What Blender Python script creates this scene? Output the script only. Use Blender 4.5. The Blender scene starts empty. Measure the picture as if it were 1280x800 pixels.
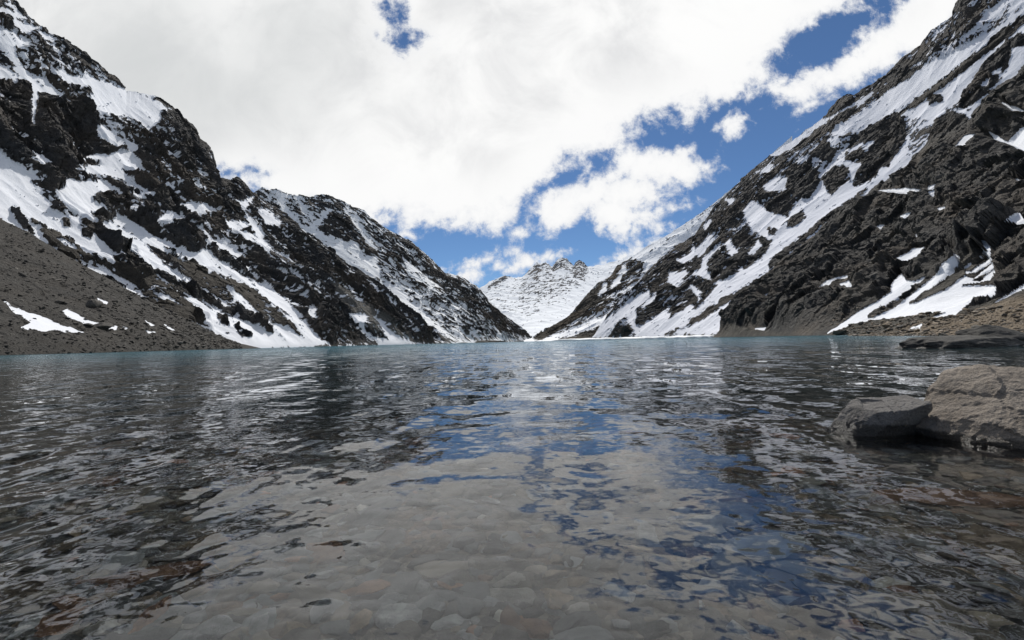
import bpy, bmesh, math, random
import numpy as np
from mathutils import Matrix, Vector

random.seed(4)
rng = np.random.default_rng(11)
scene = bpy.context.scene
COL = scene.collection
QUAL = 1.0

# ------------------------------------------------------------------ camera
CAM_H = 1.1
FPX = 569.0                     # focal length in photo pixels (1280 wide)
PITCH = math.atan(27.0 / FPX)
ROLL = math.atan(0.0238)
_f = np.array([0, math.cos(PITCH), math.sin(PITCH)])
_u0 = np.array([0, -math.sin(PITCH), math.cos(PITCH)])
_r0 = np.array([1.0, 0, 0])
CR = _r0 * math.cos(ROLL) - _u0 * math.sin(ROLL)
CU = _u0 * math.cos(ROLL) + _r0 * math.sin(ROLL)
CF = _f
CP = np.array([0, 0, CAM_H])

cam_d = bpy.data.cameras.new('camera')
cam = bpy.data.objects.new('camera', cam_d)
COL.objects.link(cam)
cam_d.sensor_width = 36.0
cam_d.lens = FPX / 1280 * 36.0
cam_d.clip_start = 0.05
cam_d.clip_end = 60000
mw = Matrix.Identity(4)
for i in range(3):
    mw[i][0] = CR[i]; mw[i][1] = CU[i]; mw[i][2] = -CF[i]; mw[i][3] = CP[i]
cam.matrix_world = mw
scene.camera = cam


def ray(px, py):
    d = CF + CR * ((px - 640) / FPX) + CU * ((400 - py) / FPX)
    return d / np.linalg.norm(d)


def gno(px, py):
    """measured direction -> (x/y, z/y)"""
    d = ray(px, py)
    return d[0] / d[1], d[2] / d[1]


def on_water(px, py, z=0.0):
    d = ray(px, py)
    t = (z - CAM_H) / d[2]
    return CP + d * t


def at(px, py, Y):
    d = ray(px, py)
    return CP + d * (Y / d[1])


def project(X, Y, Z):
    dx, dy, dz = X, Y, Z - CAM_H
    a = dx * CR[0] + dy * CR[1] + dz * CR[2]
    b = dx * CU[0] + dy * CU[1] + dz * CU[2]
    c = dx * CF[0] + dy * CF[1] + dz * CF[2]
    c = np.maximum(c, 1e-3)
    return 640 + FPX * a / c, 400 - FPX * b / c


# ------------------------------------------------------------------ noise
_perm = np.random.default_rng(3).permutation(256).astype(np.int32)
_perm = np.concatenate([_perm, _perm, _perm])
_gr = np.random.default_rng(5).normal(size=(256, 3))
_gr = (_gr / np.linalg.norm(_gr, axis=1)[:, None]).astype(np.float32)


def pn(x, y, z):
    """gradient noise, about -1..1"""
    x = np.asarray(x, dtype=np.float64); y = np.asarray(y, dtype=np.float64); z = np.asarray(z, dtype=np.float64)
    xf, yf, zf = np.floor(x), np.floor(y), np.floor(z)
    xi = xf.astype(np.int32) & 255; yi = yf.astype(np.int32) & 255; zi = zf.astype(np.int32) & 255
    fx = (x - xf).astype(np.float32); fy = (y - yf).astype(np.float32); fz = (z - zf).astype(np.float32)
    sx = fx * fx * fx * (fx * (fx * 6 - 15) + 10)
    sy = fy * fy * fy * (fy * (fy * 6 - 15) + 10)
    sz = fz * fz * fz * (fz * (fz * 6 - 15) + 10)
    res = 0
    for dx in (0, 1):
        a = _perm[xi + dx]
        wx = sx if dx else 1 - sx
        for dy in (0, 1):
            b = _perm[a + yi + dy]
            wxy = wx * (sy if dy else 1 - sy)
            for dz in (0, 1):
                h = _perm[b + zi + dz]
                g = _gr[h]
                dot = g[..., 0] * (fx - dx) + g[..., 1] * (fy - dy) + g[..., 2] * (fz - dz)
                res = res + wxy * (sz if dz else 1 - sz) * dot
    return res * 1.5


def fbm(x, y, z, n=4, lac=2.03, gain=0.5):
    s, a, f = 0, 1.0, 1.0
    tot = 0
    for i in range(n):
        s = s + a * pn(x * f + 17.3 * i, y * f + 5.1 * i, z * f + 9.7 * i)
        tot += a; a *= gain; f *= lac
    return s / tot


def ridged(x, y, z, n=4, lac=2.07, gain=0.5):
    s, a, f = 0, 1.0, 1.0
    tot = 0; w = 1.0
    for i in range(n):
        r = 1 - np.abs(pn(x * f + 11.3 * i, y * f + 7.1 * i, z * f + 3.7 * i)) * 1.6
        r = np.clip(r, -0.5, 1)
        s = s + a * r * w
        w = np.clip(r, 0.25, 1)
        tot += a; a *= gain; f *= lac
    return s / tot


_cr = np.random.default_rng(9)
_cj = _cr.random((256, 3)).astype(np.float32)
_cg = _cr.normal(size=(256, 3)).astype(np.float32)
_cg /= np.linalg.norm(_cg, axis=1)[:, None]


def facets(x, y, z):
    """angular rock: every cell is a plane tilted its own way, so cells meet in edges and steps (about -0.6..0.6)"""
    sh = np.shape(x)
    x = np.ravel(x); y = np.ravel(y); z = np.ravel(z)
    xf, yf, zf = np.floor(x), np.floor(y), np.floor(z)
    xi = xf.astype(np.int32); yi = yf.astype(np.int32); zi = zf.astype(np.int32)
    fx = (x - xf).astype(np.float32); fy = (y - yf).astype(np.float32); fz = (z - zf).astype(np.float32)
    best = np.full(x.shape, 9.0, np.float32); out = np.zeros(x.shape, np.float32)
    for dx in (-1, 0, 1):
        a = _perm[(xi + dx) & 255]
        for dy in (-1, 0, 1):
            b = _perm[a + ((yi + dy) & 255)]
            for dz in (-1, 0, 1):
                h = _perm[b + ((zi + dz) & 255)]
                j = _cj[h]
                vx = fx - dx - j[:, 0]; vy = fy - dy - j[:, 1]; vz = fz - dz - j[:, 2]
                d = vx * vx + vy * vy + vz * vz
                m = d < best
                g = _cg[h]
                v = vx * g[:, 0] + vy * g[:, 1] + vz * g[:, 2] + (j[:, 0] - 0.5) * 0.5
                best = np.where(m, d, best); out = np.where(m, v, out)
    return out.reshape(sh)


def smooth(a, b, x):
    t = np.clip((x - a) / (b - a), 0, 1)
    return t * t * (3 - 2 * t)


# ------------------------------------------------------------------ mesh helpers
def mesh_from(name, V, F, smooth_shade=True):
    """V (n,3), F (m,k) k=3 or 4"""
    me = bpy.data.meshes.new(name)
    V = np.ascontiguousarray(V, dtype=np.float32)
    F = np.ascontiguousarray(F, dtype=np.int32)
    k = F.shape[1]
    me.vertices.add(len(V)); me.vertices.foreach_set('co', V.ravel())
    me.loops.add(F.size); me.loops.foreach_set('vertex_index', F.ravel())
    me.polygons.add(len(F))
    me.polygons.foreach_set('loop_start', np.arange(0, F.size, k, dtype=np.int32))
    me.polygons.foreach_set('loop_total', np.full(len(F), k, dtype=np.int32))
    me.polygons.foreach_set('use_smooth', np.full(len(F), smooth_shade, dtype=bool))
    me.update(calc_edges=True)
    return me


def grid_faces(r, c, flip=False):
    i = np.arange(r - 1)[:, None] * c + np.arange(c - 1)[None, :]
    i = i.ravel()
    q = np.stack([i, i + 1, i + c + 1, i + c], 1)
    if flip:
        q = q[:, ::-1]
    return q


def attr(me, name, val):
    a = me.attributes.new(name, 'FLOAT', 'POINT')
    a.data.foreach_set('value', np.ascontiguousarray(val, dtype=np.float32).ravel())


def link(name, me, mat=None, parent=None, **props):
    o = bpy.data.objects.new(name, me)
    COL.objects.link(o)
    if mat is not None and len(me.materials) == 0:
        me.materials.append(mat)
    if parent is not None:
        o.parent = parent
    for k, v in props.items():
        o[k] = v
    return o


# ------------------------------------------------------------------ node helper
class NT:
    def __init__(self, tree):
        self.t = tree
        tree.nodes.clear()

    def n(self, typ, **kw):
        nd = self.t.nodes.new(typ)
        for k, v in kw.items():
            setattr(nd, k, v)
        return nd

    def put(self, sock, v):
        if isinstance(v, bpy.types.NodeSocket):
            self.t.links.new(v, sock)
        elif v is not None:
            sock.default_value = v

    def m(self, op, a, b=None, c=None, clamp=False):
        nd = self.n('ShaderNodeMath', operation=op)
        nd.use_clamp = clamp
        self.put(nd.inputs[0], a)
        if b is not None: self.put(nd.inputs[1], b)
        if c is not None: self.put(nd.inputs[2], c)
        return nd.outputs[0]

    def step(self, v, a, b):
        nd = self.n('ShaderNodeMapRange', interpolation_type='SMOOTHSTEP')
        self.put(nd.inputs['Value'], v)
        self.put(nd.inputs['From Min'], a); self.put(nd.inputs['From Max'], b)
        return nd.outputs['Result']

    def mix(self, f, a, b):
        nd = self.n('ShaderNodeMix', data_type='RGBA')
        self.put(nd.inputs[0], f)
        self.put(nd.inputs[6], a if isinstance(a, bpy.types.NodeSocket) else (*a, 1))
        self.put(nd.inputs[7], b if isinstance(b, bpy.types.NodeSocket) else (*b, 1))
        return nd.outputs[2]

    def noise(self, vec, scale, detail=4, rough=0.55, dist=0.0, typ='FBM'):
        nd = self.n('ShaderNodeTexNoise')
        nd.noise_type = typ
        self.put(nd.inputs['Vector'], vec)
        nd.inputs['Scale'].default_value = scale
        nd.inputs['Detail'].default_value = detail
        nd.inputs['Roughness'].default_value = rough
        nd.inputs['Distortion'].default_value = dist
        return nd.outputs['Fac']

    def mapping(self, vec, scale=(1, 1, 1), rot=(0, 0, 0), loc=(0, 0, 0)):
        nd = self.n('ShaderNodeMapping')
        self.put(nd.inputs['Vector'], vec)
        nd.inputs['Scale'].default_value = scale
        nd.inputs['Rotation'].default_value = rot
        nd.inputs['Location'].default_value = loc
        return nd.outputs['Vector']

    def attr(self, name):
        return self.n('ShaderNodeAttribute', attribute_name=name).outputs['Fac']


def new_mat(name):
    m = bpy.data.materials.new(name)
    m.use_nodes = True
    return m, NT(m.node_tree)


# ------------------------------------------------------------------ light: sky with clouds, sun
SUN_EL = math.radians(56)
SUN_AZ = math.radians(4)        # 0 = straight ahead (+Y), positive to the right
world = bpy.data.worlds.new('World')
scene.world = world
world.use_nodes = True


def build_world():
    N = NT(world.node_tree)
    tc = N.n('ShaderNodeTexCoord')
    sky = N.n('ShaderNodeTexSky', sky_type='NISHITA')
    sky.sun_disc = False
    sky.sun_elevation = SUN_EL
    sky.sun_rotation = SUN_AZ
    sky.altitude = 2800
    sky.air_density = 1.0; sky.dust_density = 0.4; sky.ozone_density = 2.0
    sep = N.n('ShaderNodeSeparateXYZ')
    N.put(sep.inputs[0], tc.outputs['Generated'])
    x, y, z = sep.outputs
    yy = N.m('MAXIMUM', y, 0.08)
    u = N.m('DIVIDE', x, yy)
    w = N.m('DIVIDE', z, yy)
    comb = N.n('ShaderNodeCombineXYZ')
    N.put(comb.inputs[0], u); N.put(comb.inputs[1], w)
    uw = comb.outputs[0]

    # cloud noises live on a flat layer high above (perspective foreshortening of a real deck)
    zc = N.m('ADD', N.m('MAXIMUM', z, 0.0), 0.12)
    deck = N.n('ShaderNodeCombineXYZ')
    N.put(deck.inputs[0], N.m('DIVIDE', x, zc)); N.put(deck.inputs[1], N.m('DIVIDE', y, zc))
    N.put(deck.inputs[2], 0.37)
    nb = N.noise(uw, 7.0, 10, 0.64, 0.15)        # billows at the edges
    nf = N.noise(uw, 24.0, 8, 0.68, 0.3)
    nd = N.noise(deck.outputs[0], 0.9, 6, 0.55, 0.3)

    # lower-right edge of the great cloud bank
    edge = [(-1500, 700), (0, 420), (300, 250), (450, 290), (490, 283), (520, 288), (560, 290), (600, 294), (635, 286),
            (652, 262), (680, 236), (712, 212), (738, 190), (790, 176), (830, 166), (880, 150), (910, 128), (940, 108),
            (962, 100), (985, 82), (1010, 58), (1040, 38), (1080, 10), (1120, -18), (1300, -140), (2200, -700)]
    UR, WR = 2.6, 2.0
    fc = N.n('ShaderNodeFloatCurve')
    cv = fc.mapping.curves[0]
    pts = []
    for (px, py) in edge:
        a, b = gno(px, py) if -400 < px < 1700 else ((px - 640) / FPX, (425 - py) / FPX)
        pts.append((a / (2 * UR) + 0.5, b / (2 * WR) + 0.5))
    pts = [(min(max(p[0], 0), 1), min(max(p[1], 0), 1)) for p in pts]
    while len(cv.points) < len(pts):
        cv.points.new(0.5, 0.5)
    for p, (a, b) in zip(cv.points, sorted(pts)):
        p.location = (a, b); p.handle_type = 'VECTOR'
    fc.mapping.update()
    N.put(fc.inputs['Value'], N.m('MULTIPLY_ADD', u, 1 / (2 * UR), 0.5))
    g = N.m('MULTIPLY', N.m('SUBTRACT', fc.outputs[0], 0.5), 2 * WR)
    main = N.m('MULTIPLY', N.m('SUBTRACT', w, g), 0.75)
    main = N.m('MINIMUM', main, 0.2)

    def blob(px, py, rx, ry, rot, gain=1.0, raw=False):
        a, b = gno(px, py)
        mp = N.n('ShaderNodeMapping', vector_type='TEXTURE')
        N.put(mp.inputs['Vector'], uw)
        mp.inputs['Location'].default_value = (a, b, 0)
        mp.inputs['Rotation'].default_value = (0, 0, math.radians(rot))
        mp.inputs['Scale'].default_value = (rx / FPX, ry / FPX, 1)
        ln = N.n('ShaderNodeVectorMath', operation='LENGTH')
        N.put(ln.inputs[0], mp.outputs[0])
        if raw:
            return N.m('SUBTRACT', 1.0, ln.outputs['Value'])
        # about (1 - r) scaled into w units by the small radius
        return N.m('MULTIPLY', N.m('SUBTRACT', 1.0, ln.outputs['Value']), gain * min(rx, ry) / FPX * 1.25)

    blobs = [(985, 98, 60, 32, 18), (1075, 66, 90, 46, 30), (1150, 12, 110, 48, 36), (1098, 92, 20, 10, 20),
             (826, 212, 66, 30, 10), (772, 206, 36, 24, 40), (765, 268, 46, 26, -5), (842, 262, 20, 8, 10), (790, 240, 52, 28, 20),
             (697, 262, 42, 34, 20), (915, 152, 18, 10, 30), (735, 240, 30, 26, 30),
             (668, 327, 52, 10, 17), (604, 326, 28, 8, 16), (582, 345, 22, 11, 10), (785, 324, 60, 11, 12), (512, 294, 14, 7, 0),
             (556, 336, 13, 9, 0), (628, 333, 18, 7, 5), (645, 291, 14, 5, 0), (846, 281, 14, 6, 5), (1015, 135, 22, 6, 25)]
    c = main
    for b in blobs:
        c = N.m('MAXIMUM', c, blob(*b))
    solid = c
    # blue holes in the bank
    for b in [(496, 30, 9, 18, 15), (503, 44, 12, 7, 0)]:
        h = blob(*b, raw=True)
        c = N.m('MINIMUM', c, N.m('MAXIMUM', N.m('MULTIPLY', h, -1.25 * min(b[2], b[3]) / FPX), 0.010))
    for b in [(1010, 152, 60, 18, 25), (288, 216, 14, 7, 0), (306, 240, 9, 8, 0), (1112, 92, 18, 11, 30), (752, 200, 34, 13, 45), (1056, 33, 98, 26, 36), (1005, 64, 48, 21, 35), (722, 216, 22, 11, 30), (890, 178, 24, 20, 30), (935, 135, 30, 12, 20)]:
        h = blob(*b[:5], raw=True)
        c = N.m('MINIMUM', c, N.m('MULTIPLY', h, -1.25 * min(b[2], b[3]) / FPX))
    c = N.m('ADD', c, N.m('MULTIPLY', N.m('SUBTRACT', nb, 0.5), 0.20))
    c = N.m('ADD', c, N.m('MULTIPLY', N.m('SUBTRACT', nf, 0.5), 0.09))
    front = N.step(c, -0.016, 0.024)
    # sky behind the viewer: broken cloud
    back = N.step(nd, 0.49, 0.61)
    isf = N.step(y, 0.06, 0.22)
    mask = N.m('ADD', N.m('MULTIPLY', front, isf), N.m('MULTIPLY', back, N.m('SUBTRACT', 1.0, isf)))

    # cloud brightness: thick parts greyer, sunlit rims and thin parts white
    ns = N.noise(uw, 1.7, 6, 0.5, 0.5)
    ns2 = N.noise(uw, 5.2, 9, 0.6, 0.5)
    thick = N.step(N.m('MINIMUM', solid, N.m('ADD', c, 0.06)), 0.0, 0.16)
    dark = N.m('MULTIPLY', thick, N.step(N.m('ADD', N.m('MULTIPLY', ns, 0.42), N.m('MULTIPLY', ns2, 0.58)), 0.40, 0.64))
    # heavier, greyer deck to the upper left
    a, b = gno(250, 60)
    mp = N.n('ShaderNodeMapping', vector_type='TEXTURE')
    N.put(mp.inputs['Vector'], uw)
    mp.inputs['Location'].default_value = (a, b, 0)
    mp.inputs['Scale'].default_value = (0.5, 0.33, 1)
    ln = N.n('ShaderNodeVectorMath', operation='LENGTH'); N.put(ln.inputs[0], mp.outputs[0])
    heavy = N.m('MULTIPLY', N.step(ln.outputs['Value'], 1.3, 0.2), N.step(ns, 0.2, 0.6))
    ccol = N.mix(dark, (0.99, 0.99, 0.985), (0.765, 0.77, 0.78))
    ccol = N.mix(N.m('MULTIPLY', heavy, 0.75), ccol, (0.63, 0.65, 0.655))
    low = N.mix(N.step(c, -0.01, 0.05), (0.78, 0.80, 0.84), (0.97, 0.97, 0.97))
    ccol = N.mix(thick, low, ccol)
    skyc = N.n('ShaderNodeVectorMath', operation='MULTIPLY')
    N.put(skyc.inputs[0], sky.outputs[0])
    skyc.inputs[1].default_value = (0.80, 1.0, 1.16)
    bg1 = N.n('ShaderNodeBackground'); N.put(bg1.inputs[0], skyc.outputs[0]); bg1.inputs[1].default_value = 0.075
    bg2 = N.n('ShaderNodeBackground'); N.put(bg2.inputs[0], ccol); bg2.inputs[1].default_value = 1.0
    mx = N.n('ShaderNodeMixShader')
    N.put(mx.inputs[0], mask)
    N.t.links.new(bg1.outputs[0], mx.inputs[1]); N.t.links.new(bg2.outputs[0], mx.inputs[2])
    out = N.n('ShaderNodeOutputWorld')
    N.t.links.new(mx.outputs[0], out.inputs[0])


build_world()
sun_d = bpy.data.lights.new('sun', 'SUN')
sun_d.energy = 4.0
sun_d.angle = math.radians(0.5)
sun_d.color = (1.0, 0.96, 0.9)
sun = bpy.data.objects.new('sun', sun_d)
COL.objects.link(sun)
sdir = Vector((math.sin(SUN_AZ) * math.cos(SUN_EL), math.cos(SUN_AZ) * math.cos(SUN_EL), math.sin(SUN_EL)))
sun.rotation_euler = sdir.to_track_quat('Z', 'Y').to_euler()
sun.location = (0, 0, 50)


# ------------------------------------------------------------------ mountain material
def mountain_mat(name, unit, rock=(0.039, 0.040, 0.043), warm=(0.060, 0.054, 0.048), scree=(0.06, 0.053, 0.044),
                 light=(0.10, 0.096, 0.09), snow=(0.66, 0.68, 0.72), snow_soft=0.05, jag=0.35):
    """unit: metres of the finest mesh detail"""
    m, N = new_mat(name)
    geo = N.n('ShaderNodeNewGeometry')
    P = geo.outputs['Position']
    n1 = N.noise(P, 1 / (unit * 18), 5, 0.6)
    n2 = N.noise(P, 1 / (unit * 3.2), 5, 0.7)
    n3 = N.noise(P, 1 / (unit * 1.1), 3, 0.7)
    st = N.noise(N.mapping(P, (0.25, 1, 1.0)), 1 / (unit * 5), 4, 0.6)
    col = N.mix(N.step(n1, 0.38, 0.66), rock, warm)
    col = N.mix(N.m('MULTIPLY', N.step(st, 0.52, 0.74), 0.55), col, light)
    col = N.mix(N.m('MULTIPLY', N.step(n2, 0.55, 0.35), 0.55), col, tuple(c * 0.4 for c in rock))
    n4 = N.noise(P, 1 / (unit * 60), 4, 0.6)
    col = N.mix(N.m('MULTIPLY', N.step(n4, 0.48, 0.66), 0.7), col, (warm[0] * 1.35, warm[1] * 1.22, warm[2] * 1.1))
    scr = N.mix(N.step(n2, 0.35, 0.65), tuple(c * 0.72 for c in scree), tuple(c * 1.25 for c in scree))
    scr = N.mix(N.m('MULTIPLY', N.step(n3, 0.62, 0.74), 0.6), scr, light)
    band = N.noise(N.mapping(P, (0.02 / unit, 0.16 / unit, 0.02 / unit)), 1.0, 5, 0.65, 0.4)
    scr = N.mix(N.m('MULTIPLY', N.step(band, 0.40, 0.62), 0.7), scr, tuple(c * 0.55 for c in scree))
    scr = N.mix(N.m('MULTIPLY', N.step(st, 0.50, 0.68), 0.5), scr, tuple(c * 1.7 for c in scree))
    scr = N.mix(N.m('MULTIPLY', N.step(n1, 0.42, 0.62), 0.5), scr, tuple(c * 0.55 for c in scree))
    col = N.mix(N.attr('scree'), col, scr)
    col = N.mix(N.attr('ochre'), col, N.mix(n2, (0.125, 0.092, 0.06), (0.23, 0.19, 0.14)))
    col = N.mix(N.attr('pale'), col, N.mix(n2, (0.11, 0.105, 0.095), (0.15, 0.145, 0.135)))
    sz = N.n('ShaderNodeSeparateXYZ'); N.put(sz.inputs[0], P)
    wet = N.step(N.m('ADD', sz.outputs[2], N.m('MULTIPLY', n2, unit)), unit * 1.1, unit * 0.6)
    col = N.mix(N.m('MULTIPLY', wet, 0.6), col, (0.012, 0.012, 0.012))
    s = N.attr('snow')
    s = N.m('ADD', s, N.m('MULTIPLY', N.m('SUBTRACT', n2, 0.5), jag))
    s = N.m('ADD', s, N.m('MULTIPLY', N.m('SUBTRACT', n3, 0.5), jag * 0.6))
    mask = N.step(s, -snow_soft, snow_soft)
    dirt = N.step(N.m('ADD', n1, N.m('MULTIPLY', n2, 0.35)), 0.75, 0.98)
    sc = N.mix(N.m('MULTIPLY', dirt, 0.55), snow, tuple(c * 0.72 for c in snow))
    col = N.mix(mask, col, sc)
    hgt = N.m('ADD', N.m('MULTIPLY', n2, 1.0), N.m('MULTIPLY', n3, 0.4))
    hgt = N.m('MULTIPLY', hgt, N.m('MULTIPLY_ADD', mask, -0.85, 1.0))
    bump = N.n('ShaderNodeBump')
    bump.inputs['Strength'].default_value = 1.0
    bump.inputs['Distance'].default_value = unit * 3.2
    N.put(bump.inputs['Height'], hgt)
    bs = N.n('ShaderNodeBsdfPrincipled')
    N.put(bs.inputs['Base Color'], col)
    bs.inputs['Roughness'].default_value = 0.85
    bs.inputs['Specular IOR Level'].default_value = 0.25
    N.put(bs.inputs['Normal'], bump.outputs[0])
    out = N.n('ShaderNodeOutputMaterial')
    N.t.links.new(bs.outputs[0], out.inputs[0])
    return m


# ------------------------------------------------------------------ terrain
def poly_sd(px, py, poly):
    """signed distance in photo pixels, positive inside"""
    P = np.asarray(poly, dtype=np.float32)
    n = len(P)
    d = np.full(px.shape, 1e9, dtype=np.float32)
    ins = np.zeros(px.shape, dtype=bool)
    for i in range(n):
        ax, ay = P[i]; bx, by = P[(i + 1) % n]
        ex, ey = bx - ax, by - ay
        L = ex * ex + ey * ey + 1e-9
        t = np.clip(((px - ax) * ex + (py - ay) * ey) / L, 0, 1)
        dd = (px - ax - t * ex) ** 2 + (py - ay - t * ey) ** 2
        d = np.minimum(d, dd)
        c = ((ay > py) != (by > py))
        if abs(ey) > 1e-6:
            ins ^= c & (px < (ex) * (py - ay) / ey + ax)
    d = np.sqrt(d)
    return np.where(ins, d, -d)


def paint(f, px, py, items, soft):
    for val, poly in items:
        P = np.asarray(poly)
        pad = soft + 4
        sel = (px > P[:, 0].min() - pad) & (px < P[:, 0].max() + pad) & (py > P[:, 1].min() - pad) & (py < P[:, 1].max() + pad)
        if not sel.any():
            continue
        sd = poly_sd(px[sel], py[sel], poly)
        t = smooth(-soft * 1.15, soft * 0.5, sd)
        f[sel] = f[sel] * (1 - t) + val * t
    return f


TERR = {}


def terrain(name, label, sky, shore, cols, rows, mat, L, amp, base, snow, p=1.0, gl=1.0, gully=0.5, streak=0.55, fine=0.35,
            scree=(), ochre=(), pale=(), smooth_polys=(), fall=0.0, warp=1.2, soft=3.8, scree0=0.0, rough=1.0, low=0.5, z0=-1.2, crest=0.8, sdir=(0.75, 0.0, -0.65), aniso=2.2, teeth=2.0, ledge=0.05):
    S = [(*gno(a, b), Y) for a, b, Y in sky]
    su = np.array([s[0] for s in S]); sw = np.array([s[1] for s in S]); sy = np.array([s[2] for s in S])
    hu = np.array([gno(a, 425)[0] for a, _ in shore]); hy = np.array([b for _, b in shore])
    cols = int(cols * QUAL); rows = int(rows * QUAL)
    u = np.linspace(su[0], su[-1], cols)
    w1 = np.interp(u, su, sw); Y1 = np.interp(u, su, sy); Y0 = np.interp(u, hu, hy)

    def blur(v, px):
        n = max(3, int(px / FPX / (u[1] - u[0])))
        kr = np.hanning(2 * n + 1); kr /= kr.sum()
        vp = np.concatenate([2 * v[0] - v[n:0:-1], v, 2 * v[-1] - v[-2:-n - 2:-1]])
        return np.convolve(vp, kr, 'valid')
    w1s = np.minimum(blur(w1, 34), w1 + 12 / FPX); Y1 = blur(Y1, 70); Y0 = blur(Y0, 30)
    t = np.linspace(0, 1, rows)[:, None]
    w0 = (z0 - CAM_H) / Y0
    open_h = np.clip((w1 - w0) * FPX / 30, 0, 1)
    tooth = (fbm(u * 38 + 3.1, 0 * u + L, 0 * u, 3, gain=0.6) * 1.1 + np.clip(fbm(u * 95, 0 * u + L, 0 * u + 4, 3, gain=0.6), -0.1, 1) * 1.0) * teeth / FPX * open_h
    w1 = np.maximum(w1, w0 + 0.0005)
    Y = Y0 + (Y1 - Y0) * t ** p
    w1s = np.maximum(w1s, w0 + 0.0005)
    w = w0 + (w1s - w0) * t + (w1 - w1s) * t ** 9 + tooth * t ** 34
    w1 = w1 + tooth
    nb = 14                                  # rows that fall away behind the ridge
    k = np.arange(1, nb + 1)[:, None] / nb
    Yb = Y1 * (1 + 0.5 * k)
    Zb = CAM_H + (w1 * Y1) * (1 - k) + (z0 * 1.5) * k
    X = np.concatenate([u * Y, u * Yb]); Z = np.concatenate([CAM_H + w * Y, Zb]); Y = np.concatenate([Y, Yb])
    # base normals
    P = np.stack([X, Y, Z], -1)
    du = np.gradient(P, axis=1); dv = np.gradient(P, axis=0)
    Nn = np.cross(du, dv); Nn /= np.linalg.norm(Nn, axis=-1)[..., None] + 1e-9
    ht = np.clip(Z, 0, None)
    fade = smooth(0.0, L * 0.25, ht)
    # gullies run down the fall line (across the valley), so they vary mostly along the valley
    sd_ = np.array(sdir, float); sd_ /= np.linalg.norm(sd_)
    al = X * sd_[0] + Y * sd_[1] + Z * sd_[2]

    def along(stretch, l):
        k = (1 - 1 / stretch) * al
        return (X - k * sd_[0]) / l, (Y - k * sd_[1]) / l, (Z - k * sd_[2]) / l

    def zn(v):
        return (v - v.mean()) / (v.std() + 1e-6)
    wob = fbm(X / (L * 2), Y / (L * 2), Z / (L * 2), 2)
    yg = (Y + fall * X) / L * gl + wob * 0.5
    G = ridged(X / (L * 4) * gl, yg, Z / (L * 4) * gl, 3)
    Gf = fbm(*along(5.0, L * 0.22 / gl), 4, gain=0.6)
    Gs = fbm(*along(4.0, L * 0.075), 3, gain=0.6)
    a1, a2, a3 = along(aniso, L)
    R1 = ridged(a1, a2, a3, 4)
    d_low = amp * (gully * (G - 0.4) + low * (R1 - 0.4))
    wv = L * 0.05 * np.stack([fbm(X / (L * .2), Y / (L * .2), Z / (L * .2) + q, 3) for q in (0, 31, 57)])

    def fac(l, st=aniso):
        k = (1 - 1 / st) * al
        return facets((X + wv[0] - k * sd_[0]) / l, (Y + wv[1] - k * sd_[1]) / l, (Z + wv[2] - k * sd_[2]) / l)
    F1 = fac(L * 0.36)
    F2 = fac(L * 0.13)
    F3 = fac(L * 0.05, 1.6)
    Rf = ridged(*along(aniso, L * 0.05), 4, gain=0.65) - 0.35
    tilt = Z + 0.22 * X * np.sign(sd_[0]) + wob * L * 0.15       # bedding ledges
    Rl = ridged(X / (L * 0.5), Y / (L * 0.5), tilt / (L * 0.07), 3, gain=0.6) - 0.35
    d_hi = amp * rough * (0.34 * F1 + 0.16 * F2 + 0.065 * F3 + 0.05 * Rf + ledge * Rl)
    # keep the traced skyline: shrink the large displacement at the crest
    tt = np.concatenate([np.broadcast_to(t, (rows, cols)), np.ones((nb, cols))])
    cf = 1 - crest * smooth(0.86, 1.0, tt)
    pos = [q for q in snow if q[0] > 0.5]
    px, py = project(X, Y, Z)
    fw = paint(np.full(X.shape, -1.0, np.float32), px.astype(np.float32), py.astype(np.float32), pos, 7.0)
    d_low = d_low * (1 - 0.6 * smooth(-0.8, 0.6, fw))
    Q = P + Nn * (d_low * fade * cf)[..., None]
    px, py = project(Q[..., 0], Q[..., 1], Q[..., 2])
    wx = fbm(px / 14, py / 14, 0 * px + 3.3, 4) * warp * 2
    wy = fbm(px / 14, py / 14, 0 * px + 8.1, 4) * warp * 2
    px2, py2 = (px + wx).astype(np.float32), (py + wy).astype(np.float32)
    f = np.full(X.shape, base, dtype=np.float32)
    f = paint(f, px2, py2, snow, soft)
    fw = paint(np.full(X.shape, -1.0, np.float32), px2, py2, [q for q in snow if q[0] > 0.5 or q[0] < -0.55], max(soft * 1.3, 4.0))
    # a smooth blanket near the painted fields, streaky elsewhere
    n_str = zn(Gf) * 0.55 - zn(G) * 0.2 + zn(Gs) * 0.6
    n_fin = -zn(F2) * 0.35 - zn(F3) * 0.35 - zn(Rf) * 0.5 - zn(Rl) * 0.5
    sn = f + streak * n_str + fine * n_fin
    sc = np.full(X.shape, scree0, dtype=np.float32); sc = paint(sc, px2, py2, [(1.0, q) for q in scree], 4)
    oc = paint(np.zeros(X.shape, np.float32), px2, py2, [(1.0, q) for q in ochre], 5)
    pl = paint(np.zeros(X.shape, np.float32), px2, py2, [(1.0, q) for q in pale], 4)
    sm = smooth(-0.08, 0.12, sn)
    calm = np.clip(np.maximum(np.maximum(sm * 0.9, smooth(-0.9, 0.3, fw)), np.maximum(sc * 0.8, pl * .8)), 0, 1)
    Q = Q + Nn * ((d_hi * (1 - calm) - sm * amp * 0.05) * fade * (0.35 + 0.65 * cf))[..., None]
    V = Q.reshape(-1, 3)
    me = mesh_from(name, V, grid_faces(rows + nb, cols), False)
    attr(me, 'snow', sn); attr(me, 'scree', sc); attr(me, 'ochre', oc); attr(me, 'pale', pl)
    o = link('mountain' if name.startswith('mountain') else name, me, mat, label=label[0], category=label[1], kind='structure')
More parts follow.
